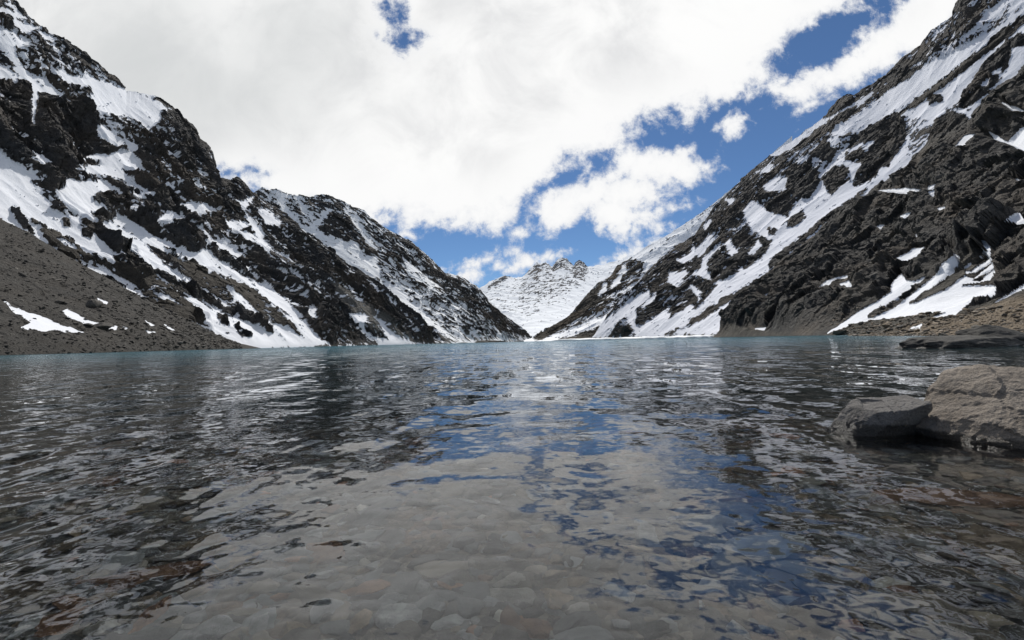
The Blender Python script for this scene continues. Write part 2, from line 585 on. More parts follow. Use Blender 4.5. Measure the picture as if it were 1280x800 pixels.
    TERR[name] = (Q[:rows], px[:rows], py[:rows], sn[:rows])
    return o


S, R = 1.0, -0.95

# ---- left massif (nearest wall of the left side)
A_sky = [(-260, -240, 900), (-100, -97, 1000), (0, -14, 1100), (18, 0, 1120), (30, 14, 1140), (60, 40, 1200), (85, 53, 1240), (110, 71, 1290),
         (130, 85, 1330), (158, 113, 1400), (175, 116, 1430), (200, 121, 1490), (216, 132, 1530), (228, 146, 1560), (243, 157, 1600),
         (250, 173, 1620), (258, 179, 1640), (265, 191, 1660), (268, 212, 1670), (275, 221, 1700), (284, 224, 1730), (297, 222, 1790), (305, 229, 1800),
         (316, 243, 1820), (340, 257, 1830), (360, 269, 1840), (385, 290, 1850), (410, 309, 1860), (435, 331, 1870), (470, 351, 1880),
         (500, 379, 1890), (530, 406, 1900), (560, 429, 1910)]
A_shore = [(-260, 560), (0, 600), (200, 720), (300, 800), (420, 1200), (500, 1600), (560, 1905)]
A_snow = [
    (-0.1, [(-10, 0), (20, 5), (60, 42), (130, 90), (150, 112), (110, 122), (70, 120), (40, 105), (0, 75)]),
    (0.0, [(118, 135), (200, 140), (232, 187), (250, 200), (215, 192), (180, 172), (150, 172)]),
    (S, [(110, 120), (125, 112), (140, 108), (160, 114), (180, 117), (195, 120), (212, 129), (220, 135), (200, 135), (197, 150), (185, 162),
         (175, 155), (160, 143), (140, 140), (120, 135), (111, 125)]),
    (R, [(192, 120), (206, 121), (218, 134), (205, 131)]),
    (S, [(115, 155), (130, 158), (148, 172), (172, 182), (165, 186), (145, 180), (125, 165)]),
    (S, [(140, 192), (165, 190), (178, 213), (160, 211), (150, 205), (160, 222), (172, 231), (192, 241), (180, 240), (160, 226), (138, 217),
         (113, 214), (105, 207), (120, 207), (135, 206), (128, 197), (107, 196), (118, 193)]),
    (S, [(82, 221), (97, 227), (116, 226), (133, 229), (150, 237), (152, 241), (140, 236), (125, 238), (112, 246), (118, 256), (128, 260),
         (113, 262), (116, 271), (122, 274), (114, 274), (97, 263), (81, 250), (71, 239), (84, 235)]),
    (S, [(-150, 150), (-40, 188), (0, 201), (17, 211), (33, 221), (42, 230), (41, 238), (55, 246), (63, 253), (60, 260), (69, 266), (84, 271), (98, 272),
         (100, 282), (116, 285), (123, 299), (139, 312), (143, 326), (128, 318), (110, 313), (88, 295), (70, 285), (45, 272), (28, 263),
         (48, 290), (70, 311), (48, 297), (20, 285), (0, 274), (-100, 232)]),
    (R, [(15, 259), (22, 268), (43, 291), (30, 284), (20, 272)]),
    (R, [(80, 273), (88, 274), (90, 282), (82, 280)]),
    (R, [(104, 285), (117, 286), (114, 295), (105, 292)]),
    (S, [(-40, 175), (0, 191), (12, 200), (30, 210), (45, 221), (40, 223), (20, 210), (0, 196), (-40, 180)]),
    (S, [(104, 329), (132, 337), (150, 345), (170, 357), (180, 370), (172, 367), (150, 353), (135, 345)]),
    (S, [(142, 273), (162, 275), (182, 287), (200, 300), (220, 309), (245, 317), (257, 312), (275, 327), (300, 342), (322, 355), (340, 363),
         (352, 371), (366, 387), (385, 406), (404, 430), (390, 430), (372, 406), (350, 385), (322, 362), (300, 351), (272, 338), (250, 331),
         (222, 315), (200, 304), (209, 316), (190, 306), (174, 295), (160, 288), (145, 278)]),
    (S, [(130, 278), (142, 276), (160, 290), (178, 304), (200, 325), (230, 350), (262, 368), (290, 385), (320, 399), (350, 414), (378, 431),
         (335, 433), (300, 433), (275, 428), (272, 420), (262, 400), (250, 385), (240, 375), (225, 356), (200, 336), (192, 335), (180, 320),
         (172, 310), (150, 295), (135, 284)]),
    (S, [(240, 402), (265, 420), (300, 430), (280, 432), (255, 418), (243, 410)]),
    (R, [(196, 334), (225, 351), (262, 372), (320, 399), (345, 411), (340, 414), (318, 405), (260, 379), (222, 356)]),
    (R, [(274, 393), (286, 404), (279, 402)]), (R, [(295, 406), (314, 419), (303, 419)]),
    (S, [(286, 359), (301, 368), (315, 382), (331, 399), (370, 417), (392, 430), (375, 431), (342, 411), (315, 391), (295, 372)]),
    (S, [(225, 257), (239, 254), (254, 255), (270, 263), (255, 262), (248, 268), (240, 263)]),
    (S, [(196, 276), (211, 265), (222, 267), (228, 272), (216, 272), (207, 276)]),
    (S, [(250, 285), (265, 298), (276, 304), (291, 309), (299, 319), (280, 314), (272, 307)]),
    (S, [(282, 275), (295, 276), (310, 281), (301, 287), (316, 294), (329, 302), (344, 315), (368, 329), (357, 327), (340, 316), (325, 307),
         (308, 302), (299, 289), (287, 285)]),
    (0.12, [(340, 313), (370, 326), (392, 341), (416, 375), (403, 370), (378, 350), (356, 347), (343, 327)]),
    (S, [(307, 266), (319, 277), (328, 291), (326, 297), (317, 283)]),
    (S, [(325, 261), (336, 264), (349, 277), (349, 283), (334, 279)]),
    (S, [(299, 252), (315, 248), (308, 259)]),
    (S, [(0, 35), (15, 38), (37, 55), (20, 58), (22, 72), (32, 88), (57, 100), (75, 117), (90, 129), (65, 118), (45, 112), (38, 102), (22, 92),
         (12, 72), (0, 55)]),
    (S, [(0, 82), (12, 87), (27, 98), (8, 96), (0, 100)]),
    (S, [(0, 11), (22, 16), (33, 22), (22, 21), (0, 15)]),
    (S, [(17, 24), (42, 35), (30, 40), (15, 30)]),
    (S, [(67, 85), (85, 94), (112, 99), (140, 105), (145, 112), (120, 117), (112, 106), (85, 103)]),
    (S, [(385, 382), (395, 385), (395, 397), (389, 396)]),
    (S, [(438, 393), (458, 396), (458, 403), (447, 401)]),
    (S, [(455, 413), (474, 424), (507, 431), (477, 433)]),
    (S, [(469, 396), (496, 421), (530, 432), (490, 426)]),
    (R, [(0, 102), (40, 108), (42, 150), (38, 195), (0, 185)]),
    (R, [(45, 115), (85, 128), (110, 130), (120, 160), (110, 190), (80, 225), (45, 205)]),
    (S, [(42, 110), (48, 120), (44, 140), (41, 155), (39, 150), (42, 130)]),
    (S, [(38, 196), (48, 193), (64, 201), (55, 203)]),
    (R, [(218, 135), (238, 155), (262, 195), (266, 215), (245, 195), (225, 165)]),
]
A_scree = [[(24, 262), (70, 285), (115, 318), (142, 340), (105, 332), (72, 314), (46, 292)],
           [(130, 318), (200, 345), (240, 380), (270, 425), (200, 385), (150, 350)],
           [(215, 320), (250, 332), (300, 352), (345, 380), (380, 422), (330, 402), (262, 367), (225, 342)]]
A_pale = [[(414, 352), (436, 363), (463, 385), (496, 410), (526, 431), (507, 428), (452, 401), (422, 366)]]
m_left = mountain_mat('dark_rock_and_snow', 3.0)
terrain('mountain_left', ('dark rocky mountain wall with long diagonal snow gullies, highest on the left side', 'mountain'),
        A_sky, A_shore, 860, 540, m_left, 150, 60, -0.34, A_snow, p=1.25, scree=A_scree, pale=A_pale, gl=1.2, streak=0.32, fine=0.36)

# ---- second massif with the snow bowl
B_sky = [(240, 300, 2500), (300, 247, 2560), (316, 243, 2570), (322, 238, 2575), (328, 234, 2580), (336, 238, 2590), (345, 236, 2600), (360, 243, 2620),
         (375, 245, 2640), (384, 247, 2650), (398, 243, 2660), (415, 245, 2680), (428, 251, 2690),
         (440, 258, 2700), (455, 262, 2720), (463, 272, 2740), (490, 290, 2780), (515, 302, 2820), (540, 325, 2860), (555, 340, 2890), (575, 345, 2940),
         (595, 357, 2980), (610, 375, 3020), (625, 390, 3060), (645, 405, 3120), (668, 424, 3200)]
B_shore = [(240, 1950), (500, 1990), (560, 2060), (600, 2300), (640, 2800), (668, 3150)]
B_snow = [
    (0.22, [(470, 341), (490, 332), (530, 352), (580, 390), (630, 415), (665, 424), (600, 431), (540, 424), (500, 385)]),
    (S, [(410, 261), (397, 275), (381, 286), (397, 300), (414, 319), (430, 333), (447, 344), (463, 349), (474, 341), (469, 322), (452, 316),
         (447, 305), (425, 300), (408, 294), (396, 286), (404, 275), (415, 262)]),
    (S, [(353, 245), (359, 261), (378, 283), (384, 289), (367, 279), (356, 264), (350, 250)]),
    (S, [(370, 246), (390, 271), (381, 264)]),
    (-0.65, [(396, 286), (414, 267), (436, 269), (452, 289), (472, 316), (458, 317), (447, 302), (422, 294)]),
    (S, [(434, 262), (446, 278), (456, 294), (470, 310), (462, 306), (448, 286)]),
    (-0.28, [(450, 258), (480, 282), (520, 310), (560, 345), (610, 378), (645, 406), (600, 388), (550, 356), (500, 322), (460, 288)]),
    (-0.45, [(384, 250), (400, 245), (420, 247), (432, 260), (415, 262), (398, 258)]),
    (-0.6, [(500, 384), (519, 399), (537, 412), (556, 421), (543, 430), (519, 430), (500, 422)]),
    (-0.6, [(463, 349), (488, 374), (507, 396), (538, 425), (507, 412), (480, 387)]),
    (S, [(470, 345), (490, 358), (520, 385), (545, 405), (560, 418), (538, 405), (505, 378), (485, 362)]),
    (S, [(505, 325), (530, 345), (548, 358), (540, 358), (520, 345)]),
    (-0.5, [(598, 372), (625, 392), (646, 407), (660, 420), (630, 412), (600, 390)]),
]
B_pale = [[(545, 408), (600, 420), (640, 424), (620, 431), (560, 430)]]
m_mid = mountain_mat('grey_rock_and_snow', 4.5, rock=(0.046, 0.046, 0.048), light=(0.105, 0.102, 0.098), snow=(0.74, 0.76, 0.78))
terrain('mountain_bowl', ('craggy mountain with a broad snow bowl, behind the dark left wall', 'mountain'),
        B_sky, B_shore, 620, 380, m_mid, 170, 46, 0.10, B_snow, p=1.1, gl=1.9, streak=0.46, fine=0.36, pale=B_pale)

# ---- scree slope on the left shore
C_sky = [(-260, 172, 520), (-100, 232, 530), (0, 273, 540), (35, 291, 540), (70, 312, 540), (100, 330, 540), (130, 345, 545), (160, 362, 550),
         (190, 378, 560), (215, 392, 570), (240, 401, 590), (270, 418, 610), (295, 428, 640), (330, 436, 690)]
C_shore = [(-260, 240), (0, 290), (150, 380), (250, 500), (330, 680)]
C_snow = [
    (S, [(5, 377), (22, 386), (45, 393), (62, 400), (82, 407), (104, 415), (50, 412), (25, 409), (38, 402), (20, 392)]),
    (S, [(77, 390), (85, 386), (100, 395), (118, 402), (147, 409), (145, 412), (120, 407), (97, 401)]),
    (S, [(122, 372), (136, 377), (134, 380), (124, 376)]), (S, [(181, 401), (193, 406), (190, 407)]),
    (S, [(183, 413), (195, 416), (186, 417)]), (S, [(205, 406), (218, 412), (213, 412)]), (0.3, [(152, 408), (160, 410), (156, 412)]),
]
m_scree = mountain_mat('loose_grey_scree', 1.0, scree=(0.054, 0.050, 0.044), light=(0.125, 0.118, 0.106), jag=0.2)
terrain('scree_slope', ('grey-brown slope of loose scree running down to the left shore', 'slope'),
        C_sky, C_shore, 560, 240, m_scree, 60, 7, -0.95, C_snow, p=1.3, scree0=0.8, gl=0.8, streak=0.08, fine=0.1, rough=1.1, soft=1.6, warp=1.8)

# ---- distant snow peaks at the head of the valley
D_sky = [(520, 385, 6200), (560, 378, 6200), (598, 362, 6200), (606, 357, 6200), (612, 352, 6200), (622, 349, 6200), (631, 344, 6200), (640, 347, 6250),
         (652, 346, 6300), (658, 342, 6300), (665, 333, 6300), (672, 328, 6300), (677, 330, 6300), (682, 328, 6300), (690, 334, 6300), (696, 325, 6300),
         (702, 321, 6300), (708, 323, 6300), (713, 328, 6300), (717, 332, 6300), (720, 328, 6300), (724, 324, 6300), (729, 328, 6300), (733, 333, 6300), (740, 333, 6400),
         (752, 331, 6400), (768, 327, 6500), (785, 320, 6500), (830, 305, 6500)]
D_shore = [(520, 3500), (680, 3500), (830, 3600)]
D_snow = [
    (0.60, [(603, 364), (640, 349), (665, 335), (735, 335), (742, 350), (712, 384), (665, 397), (625, 386)]),
    (0.26, [(640, 362), (662, 342), (672, 326), (690, 330), (702, 319), (716, 330), (724, 322), (735, 334), (728, 352), (708, 362), (690, 372), (655, 376)]),
    (-0.02, [(664, 344), (672, 326), (683, 327), (678, 338), (668, 348)]), (-0.05, [(692, 336), (702, 319), (713, 328), (706, 338), (694, 346)]),
    (-0.1, [(716, 334), (724, 322), (734, 333), (729, 346), (719, 346)]),
    (-0.5, [(612, 357), (631, 343), (635, 347), (620, 355)]),
    (-0.1, [(690, 402), (702, 394), (704, 399)]), (0.0, [(660, 395), (672, 388), (676, 394)]),
    (S, [(692, 342), (704, 335), (706, 342), (696, 348)]),
    (S, [(700, 378), (740, 350), (760, 345), (730, 385), (690, 415), (640, 418), (660, 398)]),
]
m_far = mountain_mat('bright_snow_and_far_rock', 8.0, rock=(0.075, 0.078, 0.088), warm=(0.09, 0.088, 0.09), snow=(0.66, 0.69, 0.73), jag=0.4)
terrain('mountain_far', ('snow covered jagged peaks closing the head of the valley', 'mountain'),
        D_sky, D_shore, 480, 250, m_far, 260, 46, 0.95, D_snow, p=0.8, gl=1.5, gully=0.45, low=0.8, rough=0.8, ledge=0.0, streak=0.52, fall=0.8, fine=0.26, crest=0.7, sdir=(-0.75, -0.1, -0.62), aniso=4.5, teeth=2.4)

# ---- snowy ridge on the right behind the dark cliff
E_sky = [(640, 427, 3000), (665, 424, 3100), (690, 409, 3150), (714, 394, 3200), (718, 385, 3200), (730, 371, 3200), (745, 356, 3220), (757, 348, 3250),
         (766, 341, 3270), (772, 332, 3280), (785, 325, 3300), (797, 316, 3300), (810, 307, 3300), (830, 296, 3300), (850, 284, 3300), (866, 273, 3300), (880, 264, 3300), (897, 250, 3300), (912, 238, 3300), (930, 222, 3300), (990, 170, 3300)]
E_shore = [(640, 2950), (690, 2700), (760, 2450), (990, 2420)]
E_snow = [
    (-0.3, [(765, 342), (772, 329), (787, 322), (799, 325), (804, 333), (800, 346), (791, 353), (780, 362), (771, 370), (757, 382), (741, 393), (714, 396),
            (724, 376), (741, 360), (757, 347)]),
    (R, [(716, 394), (726, 376), (740, 364), (752, 362), (748, 374), (735, 386)]),
    (S, [(770, 350), (776, 342), (773, 352), (765, 358)]), (S, [(780, 340), (778, 332), (781, 333)]), (S, [(748, 368), (757, 356), (756, 362)]),
    (R, [(716, 393), (738, 390), (705, 409), (676, 424), (668, 424)]),
    (0.05, [(741, 393), (780, 363), (800, 350), (795, 362), (760, 392), (700, 416)]),
    (R, [(762, 399), (741, 413), (715, 422), (695, 425), (745, 424)]),
    (0.5, [(800, 325), (850, 285), (920, 232), (915, 245), (860, 285), (820, 312)]),
]
m_right_far = mountain_mat('snow_ridge_rock', 4.5, rock=(0.06, 0.055, 0.048), warm=(0.085, 0.072, 0.055), light=(0.13, 0.12, 0.105), snow=(0.80, 0.82, 0.85))
terrain('mountain_snow_ridge', ('bright snow ridge with a brown rock outcrop, right of the valley head', 'mountain'),
        E_sky, E_shore, 480, 300, m_right_far, 190, 40, 0.9, E_snow, p=1.0, gl=1.8, streak=0.36, fine=0.26, sdir=(-0.75, 0, -0.6), teeth=1.4)

# ---- main right mountain with parallel snow couloirs
F_sky = [(735, 426, 2480), (742, 420, 2480), (757, 396, 2490), (775, 375, 2500), (800, 350, 2520), (812, 336, 2540), (826, 324, 2550), (840, 309, 2560),
         (855, 303, 2560), (870, 293, 2560), (885, 270, 2560), (900, 252, 2560), (912, 238, 2560), (925, 226, 2540), (938, 214, 2500), (962, 194, 2450),
         (980, 182, 2420), (998, 171, 2390), (1003, 166, 2370), (1020, 154, 2340), (1034, 143, 2300), (1041, 133, 2280), (1050, 122, 2260), (1058, 117, 2250), (1068, 119, 2240),
         (1080, 110, 2220), (1090, 104, 2200), (1108, 94, 2160), (1120, 80, 2130), (1135, 67, 2100), (1150, 57, 2060), (1160, 45, 2040), (1166, 37, 2030), (1180, 27, 2000), (1190, 19, 1980), (1194, 4, 1970),
         (1204, -10, 1950), (1230, -22, 1900), (1260, -55, 1850), (1400, -165, 1600), (1560, -290, 1400)]
F_shore = [(735, 2470), (800, 1900), (900, 1350), (1000, 1200), (1280, 1000), (1560, 850)]
F_snow = [
    (-0.55, [(795, 405), (805, 345), (870, 285), (912, 235), (962, 192), (990, 185), (962, 235), (932, 258), (925, 280), (940, 300), (950, 318), (905, 345),
             (880, 378), (840, 405), (745, 424)]),
    (S, [(962, 193), (997, 172), (1035, 145), (1070, 127), (1100, 107), (1120, 92), (1150, 80), (1135, 88), (1100, 113), (1080, 133), (1055, 143),
         (1025, 166), (997, 181), (975, 191)]),
    (S, [(1035, 168), (1065, 148), (1095, 130), (1120, 107), (1150, 85), (1185, 70), (1222, 50), (1252, 27), (1285, 5), (1400, -70), (1400, -60), (1285, 16), (1250, 36), (1230, 53),
         (1210, 73), (1185, 93), (1155, 117), (1120, 141), (1090, 156), (1077, 163), (1060, 167)]),
    (0.25, [(1160, 65), (1190, 50), (1240, 20), (1280, -5), (1285, 5), (1250, 30), (1200, 60)]),
    (S, [(1197, 32), (1212, 22), (1208, 30), (1200, 36)]), (S, [(1222, 27), (1250, 5), (1285, -15), (1285, -5), (1250, 20)]),
    (R, [(1120, 143), (1150, 120), (1185, 93), (1210, 73), (1247, 43), (1285, 14), (1285, 24), (1250, 50), (1222, 69), (1195, 96), (1160, 118),
         (1145, 133), (1125, 145)]),
    (S, [(1125, 145), (1150, 131), (1175, 116), (1195, 98), (1222, 75), (1250, 52), (1285, 24), (1285, 38), (1247, 65), (1230, 77), (1227, 87), (1210, 107),
         (1200, 125), (1182, 137), (1170, 147), (1160, 175), (1170, 190), (1132, 215), (1107, 228), (1080, 243), (1060, 255), (1042, 268), (1022, 283), (997, 306),
         (972, 326), (955, 337), (929, 353), (895, 375), (866, 395), (845, 407), (875, 384), (889, 367), (898, 353), (915, 349), (924, 338), (941, 323),
         (955, 308), (965, 298), (941, 286), (930, 263), (941, 252), (964, 266), (987, 270), (1000, 258), (1016, 248), (1024, 232), (1030, 212), (1040, 207),
         (1058, 188), (1066, 183), (1070, 172), (1110, 160), (1130, 160)]),
    (0.3, [(990, 205), (1010, 190), (1030, 170), (1062, 165), (1060, 190), (1030, 212), (1020, 205), (1000, 205)]),
    (R, [(1058, 197), (1065, 172), (1085, 160), (1110, 146), (1130, 145), (1135, 165), (1131, 178), (1115, 195), (1110, 208), (1095, 206), (1080, 203),
         (1065, 200)]),
    (R, [(1028, 222), (1045, 208), (1060, 208), (1062, 225), (1050, 232), (1040, 241), (1034, 239)]),
    (R, [(1066, 228), (1080, 204), (1098, 207), (1095, 218), (1080, 228), (1068, 233)]),
    (R, [(980, 232), (985, 215), (985, 205), (1005, 205), (1020, 215), (1022, 230), (1010, 246), (1000, 246), (985, 240)]),
    (R, [(955, 242), (975, 235), (991, 250), (985, 269), (970, 266), (958, 260)]),
    (R, [(1014, 192), (1030, 174), (1043, 190), (1036, 200), (1022, 196)]),
    (R, [(990, 272), (1003, 262), (1006, 270), (995, 282), (984, 284)]), (R, [(961, 286), (970, 287), (968, 293), (962, 291)]),
    (R, [(941, 320), (953, 298), (963, 300), (958, 312), (944, 326), (930, 335)]),
    (R, [(1228, 80), (1260, 50), (1285, 38), (1285, 60), (1262, 70), (1255, 85), (1240, 105), (1222, 120), (1206, 136), (1199, 128), (1215, 105)]),
    (S, [(1240, 90), (1252, 84), (1250, 92)]), (S, [(1228, 106), (1235, 98), (1233, 106)]),
    (S, [(1265, 60), (1300, 55), (1300, 95), (1285, 100), (1260, 110), (1240, 128), (1222, 146), (1207, 147), (1190, 138), (1210, 137), (1225, 125), (1247, 105),
         (1262, 85)]),
    (R, [(1160, 120), (1175, 119), (1178, 125), (1163, 130)]), (R, [(1234, 115), (1246, 112), (1240, 121)]),
    (0.12, [(1132, 148), (1163, 150), (1160, 176), (1136, 193), (1132, 178)]),
    (R, [(1158, 182), (1170, 150), (1185, 140), (1207, 145), (1214, 155), (1195, 172), (1172, 182)]),
    (S, [(1060, 190), (1070, 182), (1078, 180), (1068, 188)]), (S, [(1079, 186), (1086, 180), (1090, 178), (1084, 186)]),
    (S, [(892, 294), (886, 306), (875, 319), (868, 316), (888, 294)]),
    (S, [(901, 305), (884, 323), (881, 338), (889, 349), (868, 342), (877, 335), (882, 320)]),
    (S, [(867, 310), (866, 321), (857, 328), (848, 326), (860, 321)]),
    (S, [(837, 341), (857, 341), (846, 357), (837, 353)]), (S, [(864, 357), (876, 365), (872, 371)]),
    (S, [(912, 299), (915, 309), (921, 315), (914, 318), (908, 306)]), (S, [(881, 282), (888, 276), (883, 286)]), (S, [(908, 250), (917, 248), (914, 254)]),
    (S, [(936, 316), (948, 302), (950, 306), (941, 318)]), (S, [(948, 215), (966, 206), (960, 214)]),
    (S, [(955, 232), (966, 224), (982, 222), (980, 236), (958, 238)]),
    (S, [(742, 420), (748, 409), (772, 391), (791, 376), (811, 364), (811, 371), (791, 386), (772, 401), (757, 420)]),
    (S, [(804, 384), (820, 367), (816, 376)]), (S, [(785, 396), (793, 390), (795, 396), (786, 400)]),
    (S, [(789, 400), (799, 411), (829, 391), (838, 391), (836, 402), (864, 381), (866, 385), (842, 411), (819, 418), (796, 420)]),
    (S, [(838, 409), (958, 338), (963, 343), (930, 363), (868, 400)]), (S, [(878, 396), (950, 354), (956, 356), (925, 376), (885, 399)]),
    (S, [(850, 415), (890, 397), (928, 395), (920, 410), (905, 416), (870, 415)]),
    (R, [(960, 330), (985, 307), (1010, 289), (1035, 269), (1060, 252), (1082, 236), (1064, 257), (1032, 278), (992, 311), (962, 334)]),
    (R, [(862, 402), (905, 373), (950, 349), (952, 352), (915, 374), (872, 400)]),
    (R, [(1152, 82), (1130, 99), (1100, 117), (1060, 146), (1030, 167), (996, 187), (986, 192), (1018, 164), (1055, 140), (1080, 130), (1100, 109), (1135, 86)]),
    (-0.75, [(1030, 147), (1043, 126), (1058, 114), (1070, 116), (1090, 101), (1108, 91), (1120, 79), (1140, 62), (1162, 50), (1150, 74), (1122, 94), (1095, 111), (1070, 125),
             (1045, 141)]),
    (R, [(1232, 60), (1247, 46), (1285, 16), (1285, 24), (1250, 52), (1215, 78), (1190, 98)]),
    (-0.35, [(1148, 60), (1195, 8), (1240, -22), (1222, 28), (1180, 58), (1150, 78)]),
    (R, [(1090, 160), (1105, 150), (1120, 141), (1126, 146), (1100, 160)]),
    (-0.6, [(1285, -120), (1190, 10), (1195, 28), (1180, 45), (1150, 62), (1120, 85), (1130, 80), (1165, 58), (1215, 25), (1250, 0)]),
]
F_scree = [[(840, 412), (872, 400), (905, 376), (950, 352), (960, 345), (925, 385), (910, 420), (850, 422)],
           [(1125, 145), (1185, 94), (1250, 45), (1285, 20), (1222, 70), (1160, 118)]]
m_right = mountain_mat('couloir_rock_and_snow', 4.0, rock=(0.044, 0.043, 0.043), warm=(0.062, 0.056, 0.05), snow=(0.62, 0.64, 0.70))
terrain('mountain_couloirs', ('tall mountain with parallel snow couloirs and dark crags on the right side', 'mountain'),
        F_sky, F_shore, 700, 470, m_right, 170, 42, 0.08, F_snow, p=1.15, gl=1.4, streak=0.34, fine=0.36, scree=F_scree, sdir=(-0.72, 0, -0.68), teeth=2.4)

# ---- near dark buttress on the right
G_sky = [(888, 424, 700), (900, 417, 700), (906, 398, 705), (914, 387, 720), (924, 373, 740), (940, 357, 770), (958, 342, 800), (985, 320, 830), (1003, 307, 840), (1020, 293, 840), (1040, 274, 830),
         (1062, 256, 810), (1085, 241, 780), (1110, 223, 750), (1133, 207, 720), (1150, 191, 700), (1163, 177, 680), (1180, 168, 660), (1200, 158, 640), (1215, 150, 625),
         (1228, 133, 610), (1240, 120, 600), (1255, 106, 580), (1280, 88, 550), (1400, 0, 470), (1560, -110, 400)]
G_shore = [(888, 695), (930, 560), (1000, 400), (1080, 300), (1160, 230), (1280, 190), (1560, 150)]
G_snow = [
    (S, [(1099, 238), (1130, 235), (1154, 238), (1142, 242), (1115, 240)]), (S, [(1172, 260), (1185, 257), (1177, 266)]),
    (S, [(1192, 185), (1205, 170), (1220, 167), (1206, 181)]),
    (S, [(1235, 165), (1260, 177), (1275, 159), (1300, 155), (1300, 192), (1285, 191), (1265, 181), (1242, 173)]),
    (S, [(1252, 128), (1278, 138), (1265, 138)]), (S, [(1270, 224), (1290, 226), (1280, 230)]),
    (S, [(1236, 291), (1260, 274), (1280, 261), (1320, 250), (1320, 262), (1285, 273), (1260, 282)]),
    (S, [(1121, 321), (1140, 311), (1154, 308), (1145, 320), (1132, 324)]), (S, [(1022, 359), (1033, 350), (1063, 341), (1060, 345), (1042, 349), (1033, 358)]),
    (S, [(1050, 354), (1060, 350), (1064, 358), (1052, 358)]), (S, [(1160, 240), (1168, 238), (1165, 244)]), (S, [(1096, 283), (1104, 281), (1100, 286)]),
    (S, [(1125, 270), (1138, 265), (1130, 272)]), (S, [(1145, 293), (1148, 290), (1147, 298)]), (S, [(1160, 233), (1170, 230), (1166, 236), (1160, 236)]),
    (S, [(953, 368), (962, 366), (960, 370)]), (S, [(944, 411), (957, 409), (955, 412)]),
    (S, [(1035, 417), (1065, 395), (1094, 377), (1114, 363), (1114, 352), (1126, 342), (1131, 350), (1146, 350), (1175, 334), (1177, 329), (1193, 317), (1205, 323),
         (1186, 342), (1155, 364), (1128, 382), (1085, 400), (1065, 404)]),
    (R, [(1085, 396), (1123, 369), (1155, 347), (1176, 333), (1171, 340), (1126, 375), (1090, 398)]),
    (S, [(1085, 400), (1128, 382), (1146, 377), (1177, 362), (1211, 356), (1243, 356), (1240, 365), (1216, 370), (1193, 393), (1164, 398), (1186, 388), (1132, 394)]),
    (S, [(1206, 333), (1234, 312), (1228, 302), (1235, 302), (1237, 321), (1240, 330), (1245, 347), (1222, 349), (1182, 360), (1207, 342)]),
    (R, [(1207, 335), (1235, 319), (1212, 336)]), (R, [(1208, 342), (1238, 326), (1214, 343)]), (R, [(1215, 346), (1240, 334), (1222, 347)]),
    (S, [(1241, 378), (1279, 354), (1320, 340), (1320, 350), (1285, 359)]),
    (S, [(1138, 411), (1152, 405), (1150, 410)]), (S, [(1205, 298), (1214, 307), (1212, 310), (1208, 308)]),
]
G_scree = [[(1037, 420), (1065, 404), (1130, 392), (1190, 392), (1240, 372), (1330, 350), (1330, 425), (1040, 424)],
           [(1128, 384), (1155, 366), (1190, 343), (1212, 318), (1235, 322), (1185, 362), (1150, 378)],
           [(900, 420), (912, 404), (935, 412), (1000, 420), (1000, 426), (900, 426)]]
G_ochre = [[(1110, 416), (1150, 404), (1190, 400), (1220, 394), (1230, 384), (1290, 372), (1340, 360), (1340, 424), (1110, 424)]]
m_near = mountain_mat('dark_craggy_rock', 1.5, rock=(0.052, 0.050, 0.048), warm=(0.082, 0.075, 0.066), light=(0.19, 0.182, 0.168), scree=(0.085, 0.078, 0.066), jag=0.25)
terrain('mountain_buttress', ('near dark craggy buttress with a snow cone, above the right shore', 'mountain'),
        G_sky, G_shore, 660, 480, m_near, 105, 34, -1.1, G_snow, p=1.2, gl=1.0, streak=0.04, fine=0.14, scree=G_scree, ochre=G_ochre, rough=1.0, warp=1.2, soft=2.6, gully=0.4, low=0.9, ledge=0.03, sdir=(0.78, 0.25, 0.5), aniso=2.6)

# ---- low gravel bank on the right shore
H_sky = [(1060, 421, 190), (1100, 417, 180), (1140, 411, 170), (1180, 404, 160), (1215, 397, 150), (1245, 387, 140), (1280, 379, 130), (1350, 366, 120), (1500, 345, 110)]
H_shore = [(1060, 185), (1140, 120), (1215, 92), (1280, 80), (1500, 60)]
m_bank = mountain_mat('ochre_gravel', 0.35, light=(0.25, 0.22, 0.18), scree=(0.14, 0.115, 0.085), jag=0.2)
terrain('shore_bank', ('low bank of ochre gravel and stones on the right shore', 'bank'),
        H_sky, H_shore, 330, 80, m_bank, 9, 1.6, -1.0, [(0.7, [(1138, 412), (1152, 405), (1150, 411)])], scree0=0.9,
        ochre=[[(1100, 420), (1160, 404), (1240, 386), (1340, 364), (1340, 430), (1100, 424)]], rough=2.0, z0=-0.4, p=1.2)


# ------------------------------------------------------------------ lake bed
def bed_z(x, y):
    """lake-bed height: shallow in front of the camera, falling away; a beach behind"""
    r = np.where(y > 0, y, y * 0.6)
    z = -0.16 - 0.075 * np.clip(r, -20, 4) - 0.16 * np.clip(r - 4, 0, 1000) ** 1.05
    right = smooth(1.5, 6, x) * smooth(12, 4, y)
    z = z + right * 0.10
    z = z + 0.05 * fbm(x / 1.6, y / 1.6, 0 * x + 2.2, 4)
    return np.clip(z, -9, 3)


